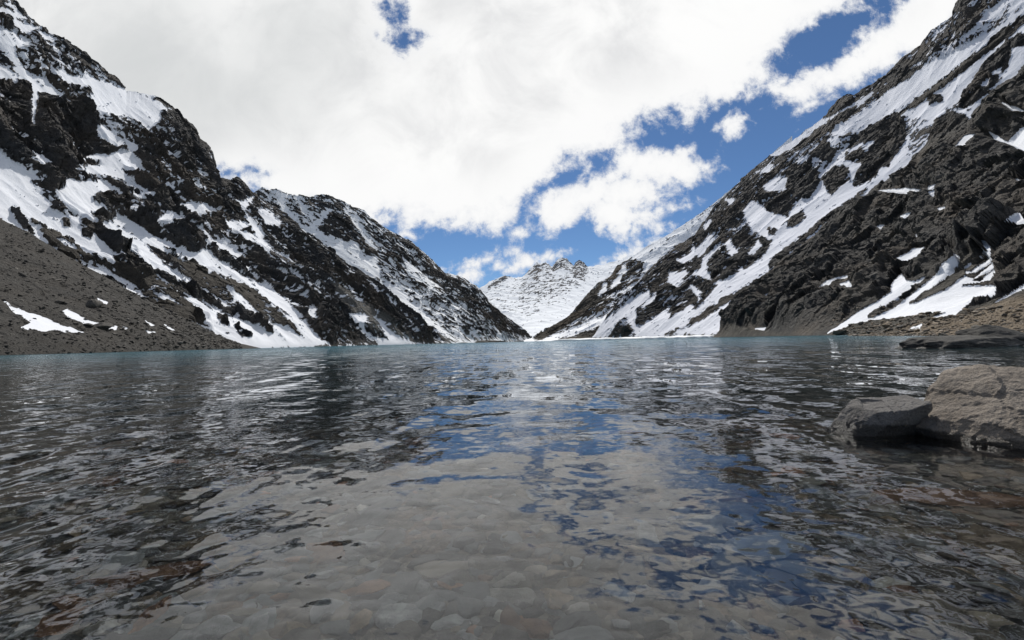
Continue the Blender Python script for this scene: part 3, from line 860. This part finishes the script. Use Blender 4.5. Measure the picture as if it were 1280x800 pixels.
nx, ny = 260, 240
xs = np.sign(np.linspace(-1, 1, nx)) * np.abs(np.linspace(-1, 1, nx)) ** 2 * 150
ys = -14 + 164 * np.linspace(0, 1, ny) ** 2
XX, YY = np.meshgrid(xs, ys)
ZZ = bed_z(XX, YY)
m_bed, N = new_mat('lake_bed_gravel')
geo = N.n('ShaderNodeNewGeometry'); P = geo.outputs['Position']
vo = N.n('ShaderNodeTexVoronoi'); N.put(vo.inputs['Vector'], P); vo.inputs['Scale'].default_value = 26
vo2 = N.n('ShaderNodeSeparateColor'); N.put(vo2.inputs[0], vo.outputs['Color'])
c = N.mix(vo2.outputs[0], (0.045, 0.04, 0.03), (0.11, 0.095, 0.075))
c = N.mix(N.step(N.noise(P, 1.2, 4), 0.45, 0.65), c, (0.1, 0.06, 0.035))
bp = N.n('ShaderNodeBump'); bp.invert = True
N.put(bp.inputs['Height'], vo.outputs['Distance']); bp.inputs['Distance'].default_value = 0.02
bs = N.n('ShaderNodeBsdfPrincipled'); N.put(bs.inputs['Base Color'], c); bs.inputs['Roughness'].default_value = 0.8
N.put(bs.inputs['Normal'], bp.outputs[0])
o_ = N.n('ShaderNodeOutputMaterial'); N.t.links.new(bs.outputs[0], o_.inputs[0])
link('lake_bed', mesh_from('lake_bed', np.stack([XX, YY, ZZ], -1).reshape(-1, 3), grid_faces(ny, nx)), m_bed,
     label='pebbly brown lake bed seen through the clear shallow water', category='lake bed', kind='structure')


# ------------------------------------------------------------------ stones
_ico = {}


def ico(sub):
    if sub not in _ico:
        bm = bmesh.new()
        bmesh.ops.create_icosphere(bm, subdivisions=sub, radius=1.0)
        V = np.array([v.co[:] for v in bm.verts]); F = np.array([[v.index for v in f.verts] for f in bm.faces])
        bm.free()
        _ico[sub] = (V / np.linalg.norm(V, axis=1)[:, None], F)
    return _ico[sub]


def rock_shape(sub, r, scale=(1, 1, 0.6), planes=14, p=16, rough=0.05, jit=0.3, extra=(), nfreq=2.0, noct=4):
    D, F = ico(sub)
    n = r.normal(size=(planes, 3)); n /= np.linalg.norm(n, axis=1)[:, None]
    h = 1 - jit * r.random(planes)
    for (q, hh) in extra:
        q = np.array(q, float); q /= np.linalg.norm(q)
        n = np.vstack([n, q]); h = np.append(h, hh)
    dp = np.clip(D @ n.T / h, 0, None)
    s = (dp ** p).sum(1) ** (-1 / p)
    s = np.minimum(s, 1.35)
    o = r.random(3) * 40
    q = D * s[:, None]
    s2 = 1 + rough * fbm(q[:, 0] * nfreq + o[0], q[:, 1] * nfreq + o[1], q[:, 2] * nfreq + o[2], noct)
    return q * s2[:, None] * np.array(scale), F


def stone_mat(name, c1, c2, spot, wet=None, scale=6.0, bump=0.02, attrib=None, vrange=(0.6, 0.7)):
    m, N = new_mat(name)
    geo = N.n('ShaderNodeNewGeometry'); P = geo.outputs['Position']
    n1 = N.noise(P, scale, 6, 0.65, 0.3); n2 = N.noise(P, scale * 7, 5, 0.7); n3 = N.noise(P, scale * 26, 3, 0.7)
    col = N.mix(N.step(n1, 0.35, 0.66), c1, c2)
    if attrib:
        an = N.n('ShaderNodeAttribute', attribute_name=attrib)
        col = N.mix(N.step(n1, 0.3, 0.8), an.outputs['Color'], N.mix(0.25, an.outputs['Color'], c2))
    else:
        oi = N.n('ShaderNodeObjectInfo')
        v = N.n('ShaderNodeHueSaturation'); N.put(v.inputs['Color'], col)
        N.put(v.inputs['Value'], N.m('MULTIPLY_ADD', oi.outputs['Random'], vrange[0], vrange[1]))
        col = v.outputs[0]
    col = N.mix(N.m('MULTIPLY', N.step(n2, 0.57, 0.75), 0.6), col, spot)
    col = N.mix(N.m('MULTIPLY', N.step(n3, 0.60, 0.78), 0.45), col, tuple(min(1, x * 2.0) for x in c2))
    col = N.mix(N.m('MULTIPLY', N.step(n3, 0.42, 0.30), 0.6), col, tuple(x * 0.4 for x in c1))
    rough = 0.8
    if wet is not None:
        sep = N.n('ShaderNodeSeparateXYZ'); N.put(sep.inputs[0], P)
        zz = N.m('ADD', sep.outputs[2], N.m('MULTIPLY', N.m('SUBTRACT', n2, 0.5), 0.06))
        wf = N.step(zz, wet + 0.03, wet)
        col = N.mix(wf, col, N.mix(0.75, col, (0.012, 0.011, 0.009)))
        rough = N.m('MULTIPLY_ADD', wf, -0.5, 0.82)
    b = N.n('ShaderNodeBump'); b.inputs['Distance'].default_value = bump; b.inputs['Strength'].default_value = 0.9
    N.put(b.inputs['Height'], N.m('ADD', n2, N.m('MULTIPLY', n3, 0.45)))
    bs = N.n('ShaderNodeBsdfPrincipled'); N.put(bs.inputs['Base Color'], col); N.put(bs.inputs['Roughness'], rough)
    bs.inputs['Specular IOR Level'].default_value = 0.35
    N.put(bs.inputs['Normal'], b.outputs[0])
    o = N.n('ShaderNodeOutputMaterial'); N.t.links.new(bs.outputs[0], o.inputs[0])
    return m


# big tan boulder at the right edge of the frame
r_ = np.random.default_rng(21)
V, F = rock_shape(6, r_, (1.0, 0.75, 0.62), planes=9, p=20, rough=0.10, jit=0.12, nfreq=2.4, noct=7,
                  extra=[((-0.62, -0.35, 0.72), 0.76), ((0.0, -0.62, 0.74), 0.66), ((0.15, 0.1, 1), 0.88), ((-0.9, -0.2, 0.1), 0.90), ((-0.25, -0.3, 0.9), 0.84)])
q = V * 3.2
V = V * (1 + 0.03 * (ridged(q[:, 0], q[:, 1], q[:, 2], 5) - 0.4) + 0.022 * (ridged(q[:, 0] * 3, q[:, 1] * 3, q[:, 2] * 4, 5, gain=0.7) - 0.4))[:, None]
q = V * 1.7 + 2.3
V = V * (1 + 0.05 * facets(q[:, 0], q[:, 1], q[:, 2]) + 0.014 * facets(q[:, 0] * 2.7, q[:, 1] * 2.7, q[:, 2] * 3.4) + 0.006 * facets(q[:, 0] * 8, q[:, 1] * 8, q[:, 2] * 9))[:, None]
m_boulder = stone_mat('tan_boulder', (0.19, 0.16, 0.13), (0.28, 0.243, 0.204), (0.35, 0.315, 0.275), wet=0.05, scale=3.0, bump=0.06)
bo = link('boulder', mesh_from('boulder', V, F, False), m_boulder, label='large tan granite boulder rising from the shallow water', category='boulder')
bo.location = (5.36, 4.80, 0.0); bo.scale = (1.02, 1.0, 1.30); bo.rotation_euler = (0, math.radians(-5), 0)

# small grey rock beside it, with a dark overhanging front
r_ = np.random.default_rng(8)
V, F = rock_shape(6, r_, (0.60, 0.42, 0.42), planes=5, p=60, rough=0.05, jit=0.02, nfreq=2.6, noct=7,
                  extra=[((-0.27, -0.22, 1), 0.66), ((0.12, -1.0, -0.6), 0.50), ((-0.8, -0.3, 0.6), 0.80), ((1, 0.1, 0.12), 0.80), ((-0.5, -1, 0.1), 0.74), ((0.2, 0.6, 1), 0.8)])
q = V * 5.0
V = V * (1 + 0.07 * facets(q[:, 0] * .6, q[:, 1] * .6, q[:, 2] * .6) + 0.02 * facets(q[:, 0] * 2.7, q[:, 1] * 2.7, q[:, 2] * 2.7))[:, None]
m_rock = stone_mat('grey_rock', (0.13, 0.122, 0.115), (0.20, 0.19, 0.18), (0.27, 0.26, 0.25), wet=0.09, scale=4.0, bump=0.035)
ro = link('rock', mesh_from('rock', V, F, False), m_rock, label='smaller grey rock with a flat sloping top, beside the tan boulder', category='rock')
ro.location = (4.12, 5.15, 0.05); ro.scale = (0.66, 0.75, 0.98)

# low dark slab awash further out
r_ = np.random.default_rng(13)
V, F = rock_shape(6, r_, (3.9, 1.5, 0.85), planes=18, p=18, rough=0.16, jit=0.15, nfreq=3.0, noct=6, extra=[((-0.1, -0.2, 1), 0.75), ((-1, -0.3, 0.15), 0.9)])
m_slab = stone_mat('dark_wet_slab', (0.04, 0.039, 0.036), (0.085, 0.08, 0.072), (0.12, 0.115, 0.105), wet=0.12, scale=1.2, bump=0.08)
sl = link('rock_slab', mesh_from('rock_slab', V, F), m_slab, label='long low dark rock slab lying in the water off the right shore', category='rock')
p_ = on_water(1152, 436)
sl.location = (p_[0] + 3.7, p_[1] + 1.2, 0.08); sl.rotation_euler = (0, 0, math.radians(-4))
r_ = np.random.default_rng(14)
V, F = rock_shape(5, r_, (1.9, 1.2, 0.95), planes=12, p=16, rough=0.2, jit=0.3, nfreq=2.5, noct=5)
b2 = link('boulder', mesh_from('boulder_on_slab', V, F), m_slab, label='rounded dark boulder resting on the low slab in the water', category='boulder')
p2 = at(1232, 418, sl.location[1] + 0.6)
b2.location = (p2[0] + 0.5, p2[1], 0.6)

# boulders lying on the scree (dark lumps one can count) and along the right bank
scree_meshes = []
m_sb = stone_mat('dark_scree_boulder', (0.035, 0.033, 0.03), (0.075, 0.068, 0.058), (0.13, 0.12, 0.1), scale=0.35, bump=0.3)
for i in range(6):
    r_ = np.random.default_rng(100 + i)
    V, F = rock_shape(3, r_, (1, 0.85, 0.7), planes=12, p=18, rough=0.15, jit=0.35)
    me = mesh_from('scree_boulder', V, F, False); me.materials.append(m_sb)
    scree_meshes.append(me)


def place_on(lay, px, py):
    Q, qx, qy, _ = TERR[lay]
    k = np.argmin((qx - px) ** 2 + (qy - py) ** 2)
    return Q.reshape(-1, 3)[k]


def lump(lay, px, py, wpx, label, group=None, meshes=scree_meshes, name='boulder', sink=0.25):
    c = place_on(lay, px, py)
    rad = wpx / 2 / FPX * c[1]
    o = link(name, random.choice(meshes), None, label=label, category='boulder')
    if group: o['group'] = group
    o.location = (c[0], c[1], c[2] + rad * sink)
    o.scale = (rad * random.uniform(.85, 1.15), rad * random.uniform(.85, 1.15), rad * random.uniform(.75, 1.0))
    o.rotation_euler = (random.uniform(-.3, .3), random.uniform(-.3, .3), random.uniform(0, 6.28))
    return o


lump('scree_slope', 118, 381, 19, 'largest dark boulder on the scree slope, above the snow patches')
lump('scree_slope', 129, 410, 15, 'rounded dark boulder at the lower end of the longer snow strip')
lump('scree_slope', 111, 408, 11, 'dark boulder just left of the rounded one by the snow strip')
lump('scree_slope', 30, 345, 9, 'dark boulder high on the bare scree near the left edge')
lump('scree_slope', 74, 379, 10, 'dark boulder between the two snow patches on the scree')
for i in range(70):
    px = random.uniform(2, 270); 
    lo = np.interp(px, [0, 320], [438, 434]); hi = np.interp(px, [0, 70, 130, 190, 240, 300], [280, 318, 352, 384, 408, 430])
    py = hi + (lo - hi) * random.random() ** 0.7
    lump('scree_slope', px, py, random.uniform(2.2, 5.5), 'small angular boulder lying loose on the left scree slope', 'boulders scattered on the scree slope')
m_ob = stone_mat('ochre_boulder', (0.10, 0.08, 0.055), (0.22, 0.175, 0.12), (0.3, 0.26, 0.2), scale=0.9, bump=0.15)
bank_meshes = []
for i in range(5):
    r_ = np.random.default_rng(200 + i)
    V, F = rock_shape(3, r_, (1, 0.85, 0.62), planes=12, p=18, rough=0.15, jit=0.35)
    me = mesh_from('bank_boulder', V, F, False); me.materials.append(m_ob if i % 3 else m_sb)
    bank_meshes.append(me)
for i in range(46):
    px = random.uniform(1120, 1279)
    hi = np.interp(px, [1060, 1140, 1215, 1280], [421, 412, 398, 380]); lo = np.interp(px, [1060, 1160, 1280], [421, 419, 421])
    lump('shore_bank', px, hi + (lo - hi) * random.random(), random.uniform(2.5, 8), 'weathered stone lying on the ochre gravel bank', 'stones scattered on the right bank', bank_meshes, 'stone')


def merge_rocks(name, items, mat, sub=1, label='', category='', colors=None, flat=True):
    """many tiny stones nobody could count as one mesh"""
    VV, FF, CC = [], [], []
    base = 0
    var = [rock_shape(sub, np.random.default_rng(300 + k), (1, 0.8, 0.6), planes=11, p=14, rough=0.1, jit=0.35, noct=2) for k in range(14)]
    for (c, rad, sq) in items:
        V, F = var[random.randrange(14)]
        a = random.uniform(0, 6.28); t = random.uniform(-.35, .35)
        ca, sa = math.cos(a), math.sin(a); ct, st = math.cos(t), math.sin(t)
        Rm = np.array([[ca, -sa, 0], [sa, ca, 0], [0, 0, 1]]) @ np.array([[1, 0, 0], [0, ct, -st], [0, st, ct]])
        W = (V * np.array([rad * random.uniform(.8, 1.4), rad, rad * sq])) @ Rm.T + np.array(c)
        VV.append(W); FF.append(F + base); base += len(V)
        if colors is not None:
            CC.append(np.tile(colors(), (len(V), 1)))
    me = mesh_from(name, np.concatenate(VV), np.concatenate(FF), not flat)
    if colors is not None:
        a = me.attributes.new('tint', 'FLOAT_COLOR', 'POINT')
        cc = np.concatenate(CC); cc = np.hstack([cc, np.ones((len(cc), 1))]).astype(np.float32)
        a.data.foreach_set('color', cc.ravel())
    return link(name, me, mat, label=label, category=category, kind='stuff')


it = []
Q, qx, qy, sn = TERR['scree_slope']
ok = np.argwhere((qx > -40) & (qx < 300) & (sn < -0.2) & (Q[..., 2] > 0.3))
for k in rng.choice(len(ok), 3800):
    c = Q[tuple(ok[k])]
    rad = np.exp(rng.normal(-0.35, 0.45)) * c[1] / 420
    it.append((c + np.array([rng.normal(), rng.normal(), rad * 0.2]), rad, rng.uniform(.6, 1)))
tint_scree = lambda: np.array([(0.038, 0.035, 0.032), (0.058, 0.053, 0.046), (0.125, 0.116, 0.103), (0.025, 0.024, 0.023)][rng.choice(4, p=[.35, .35, .15, .15])]) * rng.uniform(.8, 1.2)
m_rub = stone_mat('scree_rubble', (0.06, 0.055, 0.045), (0.10, 0.09, 0.075), (0.16, 0.145, 0.12), scale=1.0, bump=0.1, attrib='tint')
merge_rocks('scree_rubble', it, m_rub, 1, 'loose grey rubble covering the left scree slope', 'rubble', tint_scree)
it = []
Q, qx, qy, sn = TERR['shore_bank']
ok = np.argwhere((qx > 1060) & (qx < 1340) & (Q[..., 2] > -0.1))
for k in rng.choice(len(ok), 2600):
    c = Q[tuple(ok[k])]
    rad = np.exp(rng.normal(-1.45, 0.5))
    it.append((c + np.array([rng.normal() * .3, rng.normal() * .3, rad * 0.2]), rad, rng.uniform(.6, 1)))
Q, qx, qy, sn = TERR['mountain_buttress']
ok = np.argwhere((qx > 1040) & (qx < 1330) & (qy > 385) & (sn < -0.1) & (Q[..., 2] > 0))
for k in rng.choice(len(ok), 1500):
    c = Q[tuple(ok[k])]
    rad = np.exp(rng.normal(-0.35, 0.5))
    it.append((c + np.array([rng.normal() * .5, rng.normal() * .5, rad * 0.2]), rad, rng.uniform(.6, 1)))
tint_bank = lambda: np.array([(0.17, 0.13, 0.09), (0.12, 0.10, 0.078), (0.26, 0.22, 0.175), (0.06, 0.056, 0.05)][rng.choice(4, p=[.3, .3, .15, .25])]) * rng.uniform(.8, 1.2)
merge_rocks('shore_rubble', it, m_rub, 1, 'loose brown and grey rubble along the right shore', 'rubble', tint_bank)

# ---- stones under the water
bed_cols = {
    'grey': ((0.14, 0.138, 0.13), (0.27, 0.262, 0.25), (0.34, 0.33, 0.315)),
    'brown': ((0.11, 0.08, 0.052), (0.22, 0.165, 0.11), (0.28, 0.23, 0.165)),
    'rust': ((0.095, 0.05, 0.03), (0.17, 0.095, 0.055), (0.25, 0.16, 0.1)),
    'pale': ((0.26, 0.235, 0.195), (0.38, 0.35, 0.30), (0.42, 0.4, 0.36)),
}
bed_mats = {k: stone_mat('bed_stone_' + k, *v, scale=9.0, bump=0.012, vrange=(1.5, 0.15)) for k, v in bed_cols.items()}
bed_mesh = {}
for k in bed_cols:
    bed_mesh[k] = []
    for i in range(7):
        r_ = np.random.default_rng(400 + i + 31 * len(bed_mesh))
        V, F = rock_shape(4, r_, (1, 0.78, 0.5), planes=10, p=34, rough=0.12, jit=0.55, noct=4)
        me = mesh_from('bed_stone', V, F, False); me.materials.append(bed_mats[k])
        bed_mesh[k].append(me)


def bed_at(px, py):
    """where a line of sight, bent at the water surface, meets the lake bed"""
    d = ray(px, py)
    t = -CAM_H / d[2]
    s = CP + d * t
    n = np.array([0, 0, 1.0]); eta = 1 / 1.33
    c1 = -d @ n; c2 = math.sqrt(1 - eta * eta * (1 - c1 * c1))
    e = eta * d + (eta * c1 - c2) * n
    z = -0.3
    for _ in range(4):
        p = s + e * (z / e[2]); z = float(bed_z(p[0:1], p[1:2])[0])
    return s + e * (z / e[2])


def bed_stone(kind, c, size, label, group=None, flat=0.8, rz=None):
    o = link('stone', random.choice(bed_mesh[kind]), None, label=label, category='stone')
    if group: o['group'] = group
    o.location = (c[0], c[1], c[2] + size * 0.18)
    o.scale = (size * random.uniform(.95, 1.35), size * random.uniform(.8, 1.05), size * flat)
    o.rotation_euler = (random.uniform(-.4, .4), random.uniform(-.4, .4), random.uniform(0, 6.28)) if rz is None else (random.uniform(-.15, .15), random.uniform(-.15, .15), rz)
    return o


bed_stone('rust', bed_at(170, 725), 0.22, 'large rust brown stone under the water near the left bottom corner', flat=0.4, rz=0.6)
bed_stone('rust', bed_at(640, 785), 0.10, 'rust pink stone under the water at the bottom middle edge')
for (a_, b_, c_) in [(90, 752, .12), (250, 700, .13), (330, 690, .09), (60, 790, .13)]:
    bed_stone('rust', bed_at(a_, b_), c_, 'rust coloured stone lying on the lake bed under clear water', 'rust coloured stones on the lake bed', flat=0.5)
bed_stone('pale', bed_at(1010, 606), 0.16, 'yellowish tan slab under the water, brightest stone below the grey rock', flat=0.4)
bed_stone('pale', bed_at(900, 655), 0.17, 'long pale tan stone lying under the water at centre right', flat=0.35, rz=0.3)
bed_stone('rust', bed_at(1180, 625), 0.34, 'broad rust brown slab under the water in front of the tan boulder', flat=0.35, rz=-0.4)
bed_stone('brown', bed_at(1255, 690), 0.30, 'broad dark brown slab under the water at the right edge', flat=0.4)
bed_stone('pale', bed_at(850, 760), 0.045, 'small pale cream pebble under the water near the bottom edge')

labels = {'grey': ('grey stone lying on the lake bed under clear water', 'grey stones on the lake bed'),
          'brown': ('brown stone lying on the lake bed under clear water', 'brown stones on the lake bed'),
          'rust': ('rust coloured stone lying on the lake bed under clear water', 'rust coloured stones on the lake bed'),
          'pale': ('pale cream stone lying on the lake bed under clear water', 'pale stones on the lake bed')}
placed = []
n_ind = 0
tries = 0
while n_ind < 270 and tries < 6000:
    tries += 1
    px = random.uniform(-20, 1300); py = random.uniform(585, 805)
    c = bed_at(px, py)
    rad = min(0.135, max(0.028, math.exp(random.gauss(-2.9, 0.5))))
    if any((c[0] - a) ** 2 + (c[1] - b) ** 2 < (0.62 * (rad + rr)) ** 2 for a, b, rr in placed):
        continue
    k = random.choices(['grey', 'brown', 'rust', 'pale'], [0.68, 0.25, 0.03, 0.04] if 300 < px < 900 else ([0.40, 0.46, 0.11, 0.03] if px < 300 else [0.25, 0.58, 0.14, 0.03]))[0]
    bed_stone(k, c, rad, *labels[k], flat=random.uniform(.6, 1))
    placed.append((c[0], c[1], rad)); n_ind += 1

it = []
for i in range(9000):
    Yp = 0.7 + 10.5 * random.random() ** 1.6
    Xp = random.uniform(-1, 1) * (1.35 * Yp + 1.2)
    rad = math.exp(random.gauss(-3.25, 0.42)) * (1 + 0.12 * Yp)
    it.append((np.array([Xp, Yp, float(bed_z(np.array([Xp]), np.array([Yp]))[0]) + rad * .15]), rad, random.uniform(.5, .9)))
_tl = np.array([(0.10, 0.10, 0.097), (0.15, 0.149, 0.143), (0.105, 0.087, 0.066), (0.135, 0.112, 0.085), (0.18, 0.09, 0.05), (0.06, 0.055, 0.05), (0.30, 0.27, 0.23)])
tint_bed = lambda: _tl[rng.choice(7, p=[.27, .16, .2, .11, .03, .20, .03])] * rng.uniform(.2, 1.8)
m_peb = stone_mat('bed_pebbles', (0.11, 0.10, 0.085), (0.19, 0.18, 0.165), (0.24, 0.23, 0.21), scale=14, bump=0.006, attrib='tint')
merge_rocks('lake_bed_pebbles', it, m_peb, 2, 'mixed grey and brown pebbles covering the shallow lake bed', 'pebbles', tint_bed, flat=True)

# ------------------------------------------------------------------ ice shelf and dark rocks on the far shore
n = 240
ux = np.linspace(0, 1, n)
pts_f, pts_b = [], []
for t in ux:
    px = 686 + (904 - 686) * t
    Yf = np.interp(px, [686, 760, 850, 904], [1500, 1180, 1020, 980]) * (1 + 0.012 * math.sin(t * 31) + 0.008 * math.sin(t * 77))
    if t > 0.93: Yf *= 1 + (t - .93) * 2.0
    Yb = np.interp(px, [686, 760, 850, 904], [1560, 1560, 1450, 1250])
    uu = gno(px, 424)[0]
    pts_f.append((uu * Yf, Yf)); pts_b.append((uu * Yb, Yb))
rowsz = []
prof = [(0.0, -0.4), (0.002, 2.6), (0.02, 4.6), (0.2, 6.0), (0.6, 6.6), (0.95, 6.0), (1.0, -0.4)]
for (k, z) in prof:
    row = []
    for i, t in enumerate(ux):
        f_, b_ = np.array(pts_f[i]), np.array(pts_b[i])
        q = f_ + (b_ - f_) * k
        e = min(1, t * 14, (1 - t) * 14)
        row.append((q[0], q[1], z * (e if z > 0 else 1) * (0.85 + 0.25 * math.sin(t * 23 + k * 5) * 0.5 + 0.08 * math.sin(t * 61))))
    rowsz.append(row)
m_ice, N = new_mat('old_lake_ice')
geo = N.n('ShaderNodeNewGeometry')
nn = N.noise(N.mapping(geo.outputs['Position'], (0.05, 0.05, 0.6)), 1.0, 5, 0.6)
bs = N.n('ShaderNodeBsdfPrincipled'); N.put(bs.inputs['Base Color'], N.mix(nn, (0.55, 0.58, 0.60), (0.82, 0.84, 0.86))); bs.inputs['Roughness'].default_value = 0.7
o_ = N.n('ShaderNodeOutputMaterial'); N.t.links.new(bs.outputs[0], o_.inputs[0])
link('ice_sheet', mesh_from('ice_sheet', np.array(rowsz).reshape(-1, 3), grid_faces(len(prof), n), True), m_ice,
     label='long flat white ice sheet along the far shore', category='ice')
far_meshes = []
for i in range(3):
    V, F = rock_shape(4, np.random.default_rng(500 + i), (1, 0.5, 0.3), planes=12, p=16, rough=0.3, jit=0.3)
    me = mesh_from('far_rock', V, F, False); me.materials.append(m_sb); far_meshes.append(me)
for i, (px, wpx, Yd, lab) in enumerate([(616, 38, 1800, 'longest low dark rock spit at the foot of the snowy left shore'),
                                       (578, 14, 1700, 'short dark rock at the foot of the snow, left of the long rock spit'),
                                       (650, 12, 2200, 'tiny dark rock on the far shore, right of the long rock spit')]):
    uu = gno(px, 427)[0]
    rad = wpx / 2 / FPX * Yd
    o = link('shore_rock', far_meshes[i], None, label=lab, category='rock')
    o.location = (uu * Yd, Yd, 0.5); o.scale = (rad, rad, rad * 0.38)

# ------------------------------------------------------------------ water
def build_water():
    cols, near = int(1150 * QUAL), int(950 * QUAL)
    inv = np.linspace(1 / 0.35, 1 / 90.0, near)
    Yr = 1 / inv
    Yr = np.concatenate([Yr, np.array([95, 102, 112, 125, 140, 160, 190, 230, 280, 350, 450, 600, 800, 1100, 1500, 2000, 2700, 3600])])
    u = np.linspace(-1.55, 1.55, cols)
    Y = np.broadcast_to(Yr[:, None], (len(Yr), cols)).astype(np.float64).copy()
    X = u[None, :] * (Y + 1.6)
    dY = np.gradient(Yr)[:, None]
    dX = (Y + 1.6) * (u[1] - u[0])
    Z = np.zeros_like(Y)
    r = np.random.default_rng(77)
    patch = 0.75 + 0.9 * fbm(X / 5.0, Y / 7.0, 0 * X + 1.7, 3)
    calm = 1 - 0.55 * np.exp(-((X + 0.1) / (0.55 * Y + 0.6)) ** 2) * smooth(9, 2.5, Y)
    for i in range(96):
        lam = 0.055 * (3.2 / 0.055) ** (r.random() ** 1.15)
        side = r.random()
        if side < 0.5:
            ang = r.normal(math.radians(90), math.radians(17))
        elif side < 0.75:
            ang = r.normal(math.radians(22), math.radians(13))
        else:
            ang = r.normal(math.radians(158), math.radians(13))
        k = 2 * math.pi / lam
        kx, ky = k * math.cos(ang), k * math.sin(ang)
        slope = 0.020 * (1.0 if lam > 0.12 else 0.75) * (0.75 if lam > 1.3 else 1.0)
        a = slope / k
        att = np.exp(-((ky * dY) ** 2 + (kx * dX) ** 2) * 0.35)
        ph = r.random() * 6.28
        th = kx * X + ky * Y + ph + 0.9 * np.sin(0.37 * kx * Y / 3 + ph) * 0.5
        Z += a * att * (np.sin(th) + 0.18 * np.sin(2 * th + 0.6))
    Z *= np.clip(patch, 0.25, 1.6) * calm
    V = np.stack([X, Y, Z], -1).reshape(-1, 3)
    me = mesh_from('water', V, grid_faces(len(Yr), cols))
    m, N = new_mat('clear_lake_water')
    geo = N.n('ShaderNodeNewGeometry'); P = geo.outputs['Position']
    sep = N.n('ShaderNodeSeparateXYZ'); N.put(sep.inputs[0], P)
    y = sep.outputs[1]
    # slopes of the small waves: capillary ripples near by, wind waves beyond the reach of the modelled ones
    def slope(scale, rot, detail, rough, dist=0.3):
        nd = N.n('ShaderNodeTexNoise'); N.put(nd.inputs['Vector'], N.mapping(P, scale, (0, 0, rot)))
        nd.inputs['Scale'].default_value = 1.0; nd.inputs['Detail'].default_value = detail
        nd.inputs['Roughness'].default_value = rough; nd.inputs['Distortion'].default_value = dist
        v = N.n('ShaderNodeVectorMath', operation='SUBTRACT'); N.put(v.inputs[0], nd.outputs['Color']); v.inputs[1].default_value = (0.5, 0.5, 0.5)
        return v.outputs[0]

    def vscale(v, f):
        nd = N.n('ShaderNodeVectorMath', operation='SCALE'); N.put(nd.inputs[0], v); N.put(nd.inputs['Scale'], f); return nd.outputs[0]

    def vadd(a_, b_):
        nd = N.n('ShaderNodeVectorMath', operation='ADD'); N.put(nd.inputs[0], a_); N.put(nd.inputs[1], b_); return nd.outputs[0]
    s0 = vscale(slope((5, 9, 1), 0.3, 4, 0.6), N.m('MULTIPLY', N.step(y, 40, 6), 0.17))
    s1 = vscale(slope((0.75, 2.3, 1), 0.16, 4, 0.62), N.m('MULTIPLY', N.step(y, 3.5, 12), 0.42))
    s2 = vadd(vscale(slope((1.7, 0.32, 1), 0.22, 3, 0.6), N.m('MULTIPLY', N.step(y, 4, 14), 0.28)), vscale(slope((1.5, 0.3, 1), -0.25, 3, 0.6), N.m('MULTIPLY', N.step(y, 4, 14), 0.28)))
    s3 = vscale(slope((0.16, 0.6, 1), 0.05, 5, 0.68), N.m('MULTIPLY', N.step(y, 9, 40), 0.60))
    sl_ = vadd(vadd(s0, s1), vadd(s2, s3))
    fl = N.n('ShaderNodeVectorMath', operation='MULTIPLY'); N.put(fl.inputs[0], sl_); fl.inputs[1].default_value = (0.75, 1.0, 0.0)
    # wave faces that lean to the viewer show most at grazing view
    lean = N.n('ShaderNodeCombineXYZ'); N.put(lean.inputs[1], N.m('MULTIPLY', N.step(y, 6, 40), -0.075))
    nz = N.n('ShaderNodeVectorMath', operation='NORMALIZE'); N.put(nz.inputs[0], vadd(vadd(geo.outputs['Normal'], fl.outputs[0]), lean.outputs[0]))
    nrm = nz.outputs[0]
    fr = N.n('ShaderNodeFresnel'); fr.inputs['IOR'].default_value = 1.52
    N.put(fr.inputs['Normal'], nrm)
    gl = N.n('ShaderNodeBsdfGlossy'); gl.inputs['Roughness'].default_value = 0.0
    gl.inputs['Color'].default_value = (1, 1, 1, 1); N.put(gl.inputs['Normal'], nrm)
    rf = N.n('ShaderNodeBsdfRefraction'); rf.inputs['IOR'].default_value = 1.333; rf.inputs['Roughness'].default_value = 0.0
    rf.inputs['Color'].default_value = (0.87, 0.925, 0.945, 1); N.put(rf.inputs['Normal'], nrm)
    df = N.n('ShaderNodeBsdfDiffuse')
    N.put(df.inputs['Color'], N.mix(N.step(y, 6, 110), (0.009, 0.014, 0.014), (0.042, 0.118, 0.15)))
    turb = N.step(N.m('ADD', y, N.m('MULTIPLY', N.m('SUBTRACT', N.noise(P, 0.6, 3), 0.5), 3)), 4.0, 11.0)
    body = N.n('ShaderNodeMixShader'); N.put(body.inputs[0], turb)
    N.t.links.new(rf.outputs[0], body.inputs[1]); N.t.links.new(df.outputs[0], body.inputs[2])
    # open water scatters light back between the wave faces, so far out less of it acts as a mirror
    fac = N.m('MULTIPLY', fr.outputs[0], N.m('MULTIPLY_ADD', N.step(y, 60, 400), -0.3, 1.0))
    mx = N.n('ShaderNodeMixShader'); N.put(mx.inputs[0], fac)
    N.t.links.new(body.outputs[0], mx.inputs[1]); N.t.links.new(gl.outputs[0], mx.inputs[2])
    out = N.n('ShaderNodeOutputMaterial'); N.t.links.new(mx.outputs[0], out.inputs[0])
    link('water', me, m, label='clear rippled lake water reflecting the sky and mountains', category='lake', kind='structure')


build_water()

# ------------------------------------------------------------------ render settings
vs = scene.view_settings
vs.view_transform = 'Standard'
vs.look = 'None'
vs.exposure = 0.0
vs.gamma = 1.0
scene.render.engine = 'CYCLES'
cy = scene.cycles
cy.max_bounces = 7
cy.diffuse_bounces = 2
cy.glossy_bounces = 3
cy.transmission_bounces = 4
cy.transparent_max_bounces = 4
cy.caustics_reflective = False
cy.caustics_refractive = True
cy.sample_clamp_indirect = 4.0
cy.blur_glossy = 0.5
try:
    cy.use_denoising = True
    cy.denoiser = 'OPENIMAGEDENOISE'
except Exception:
    pass
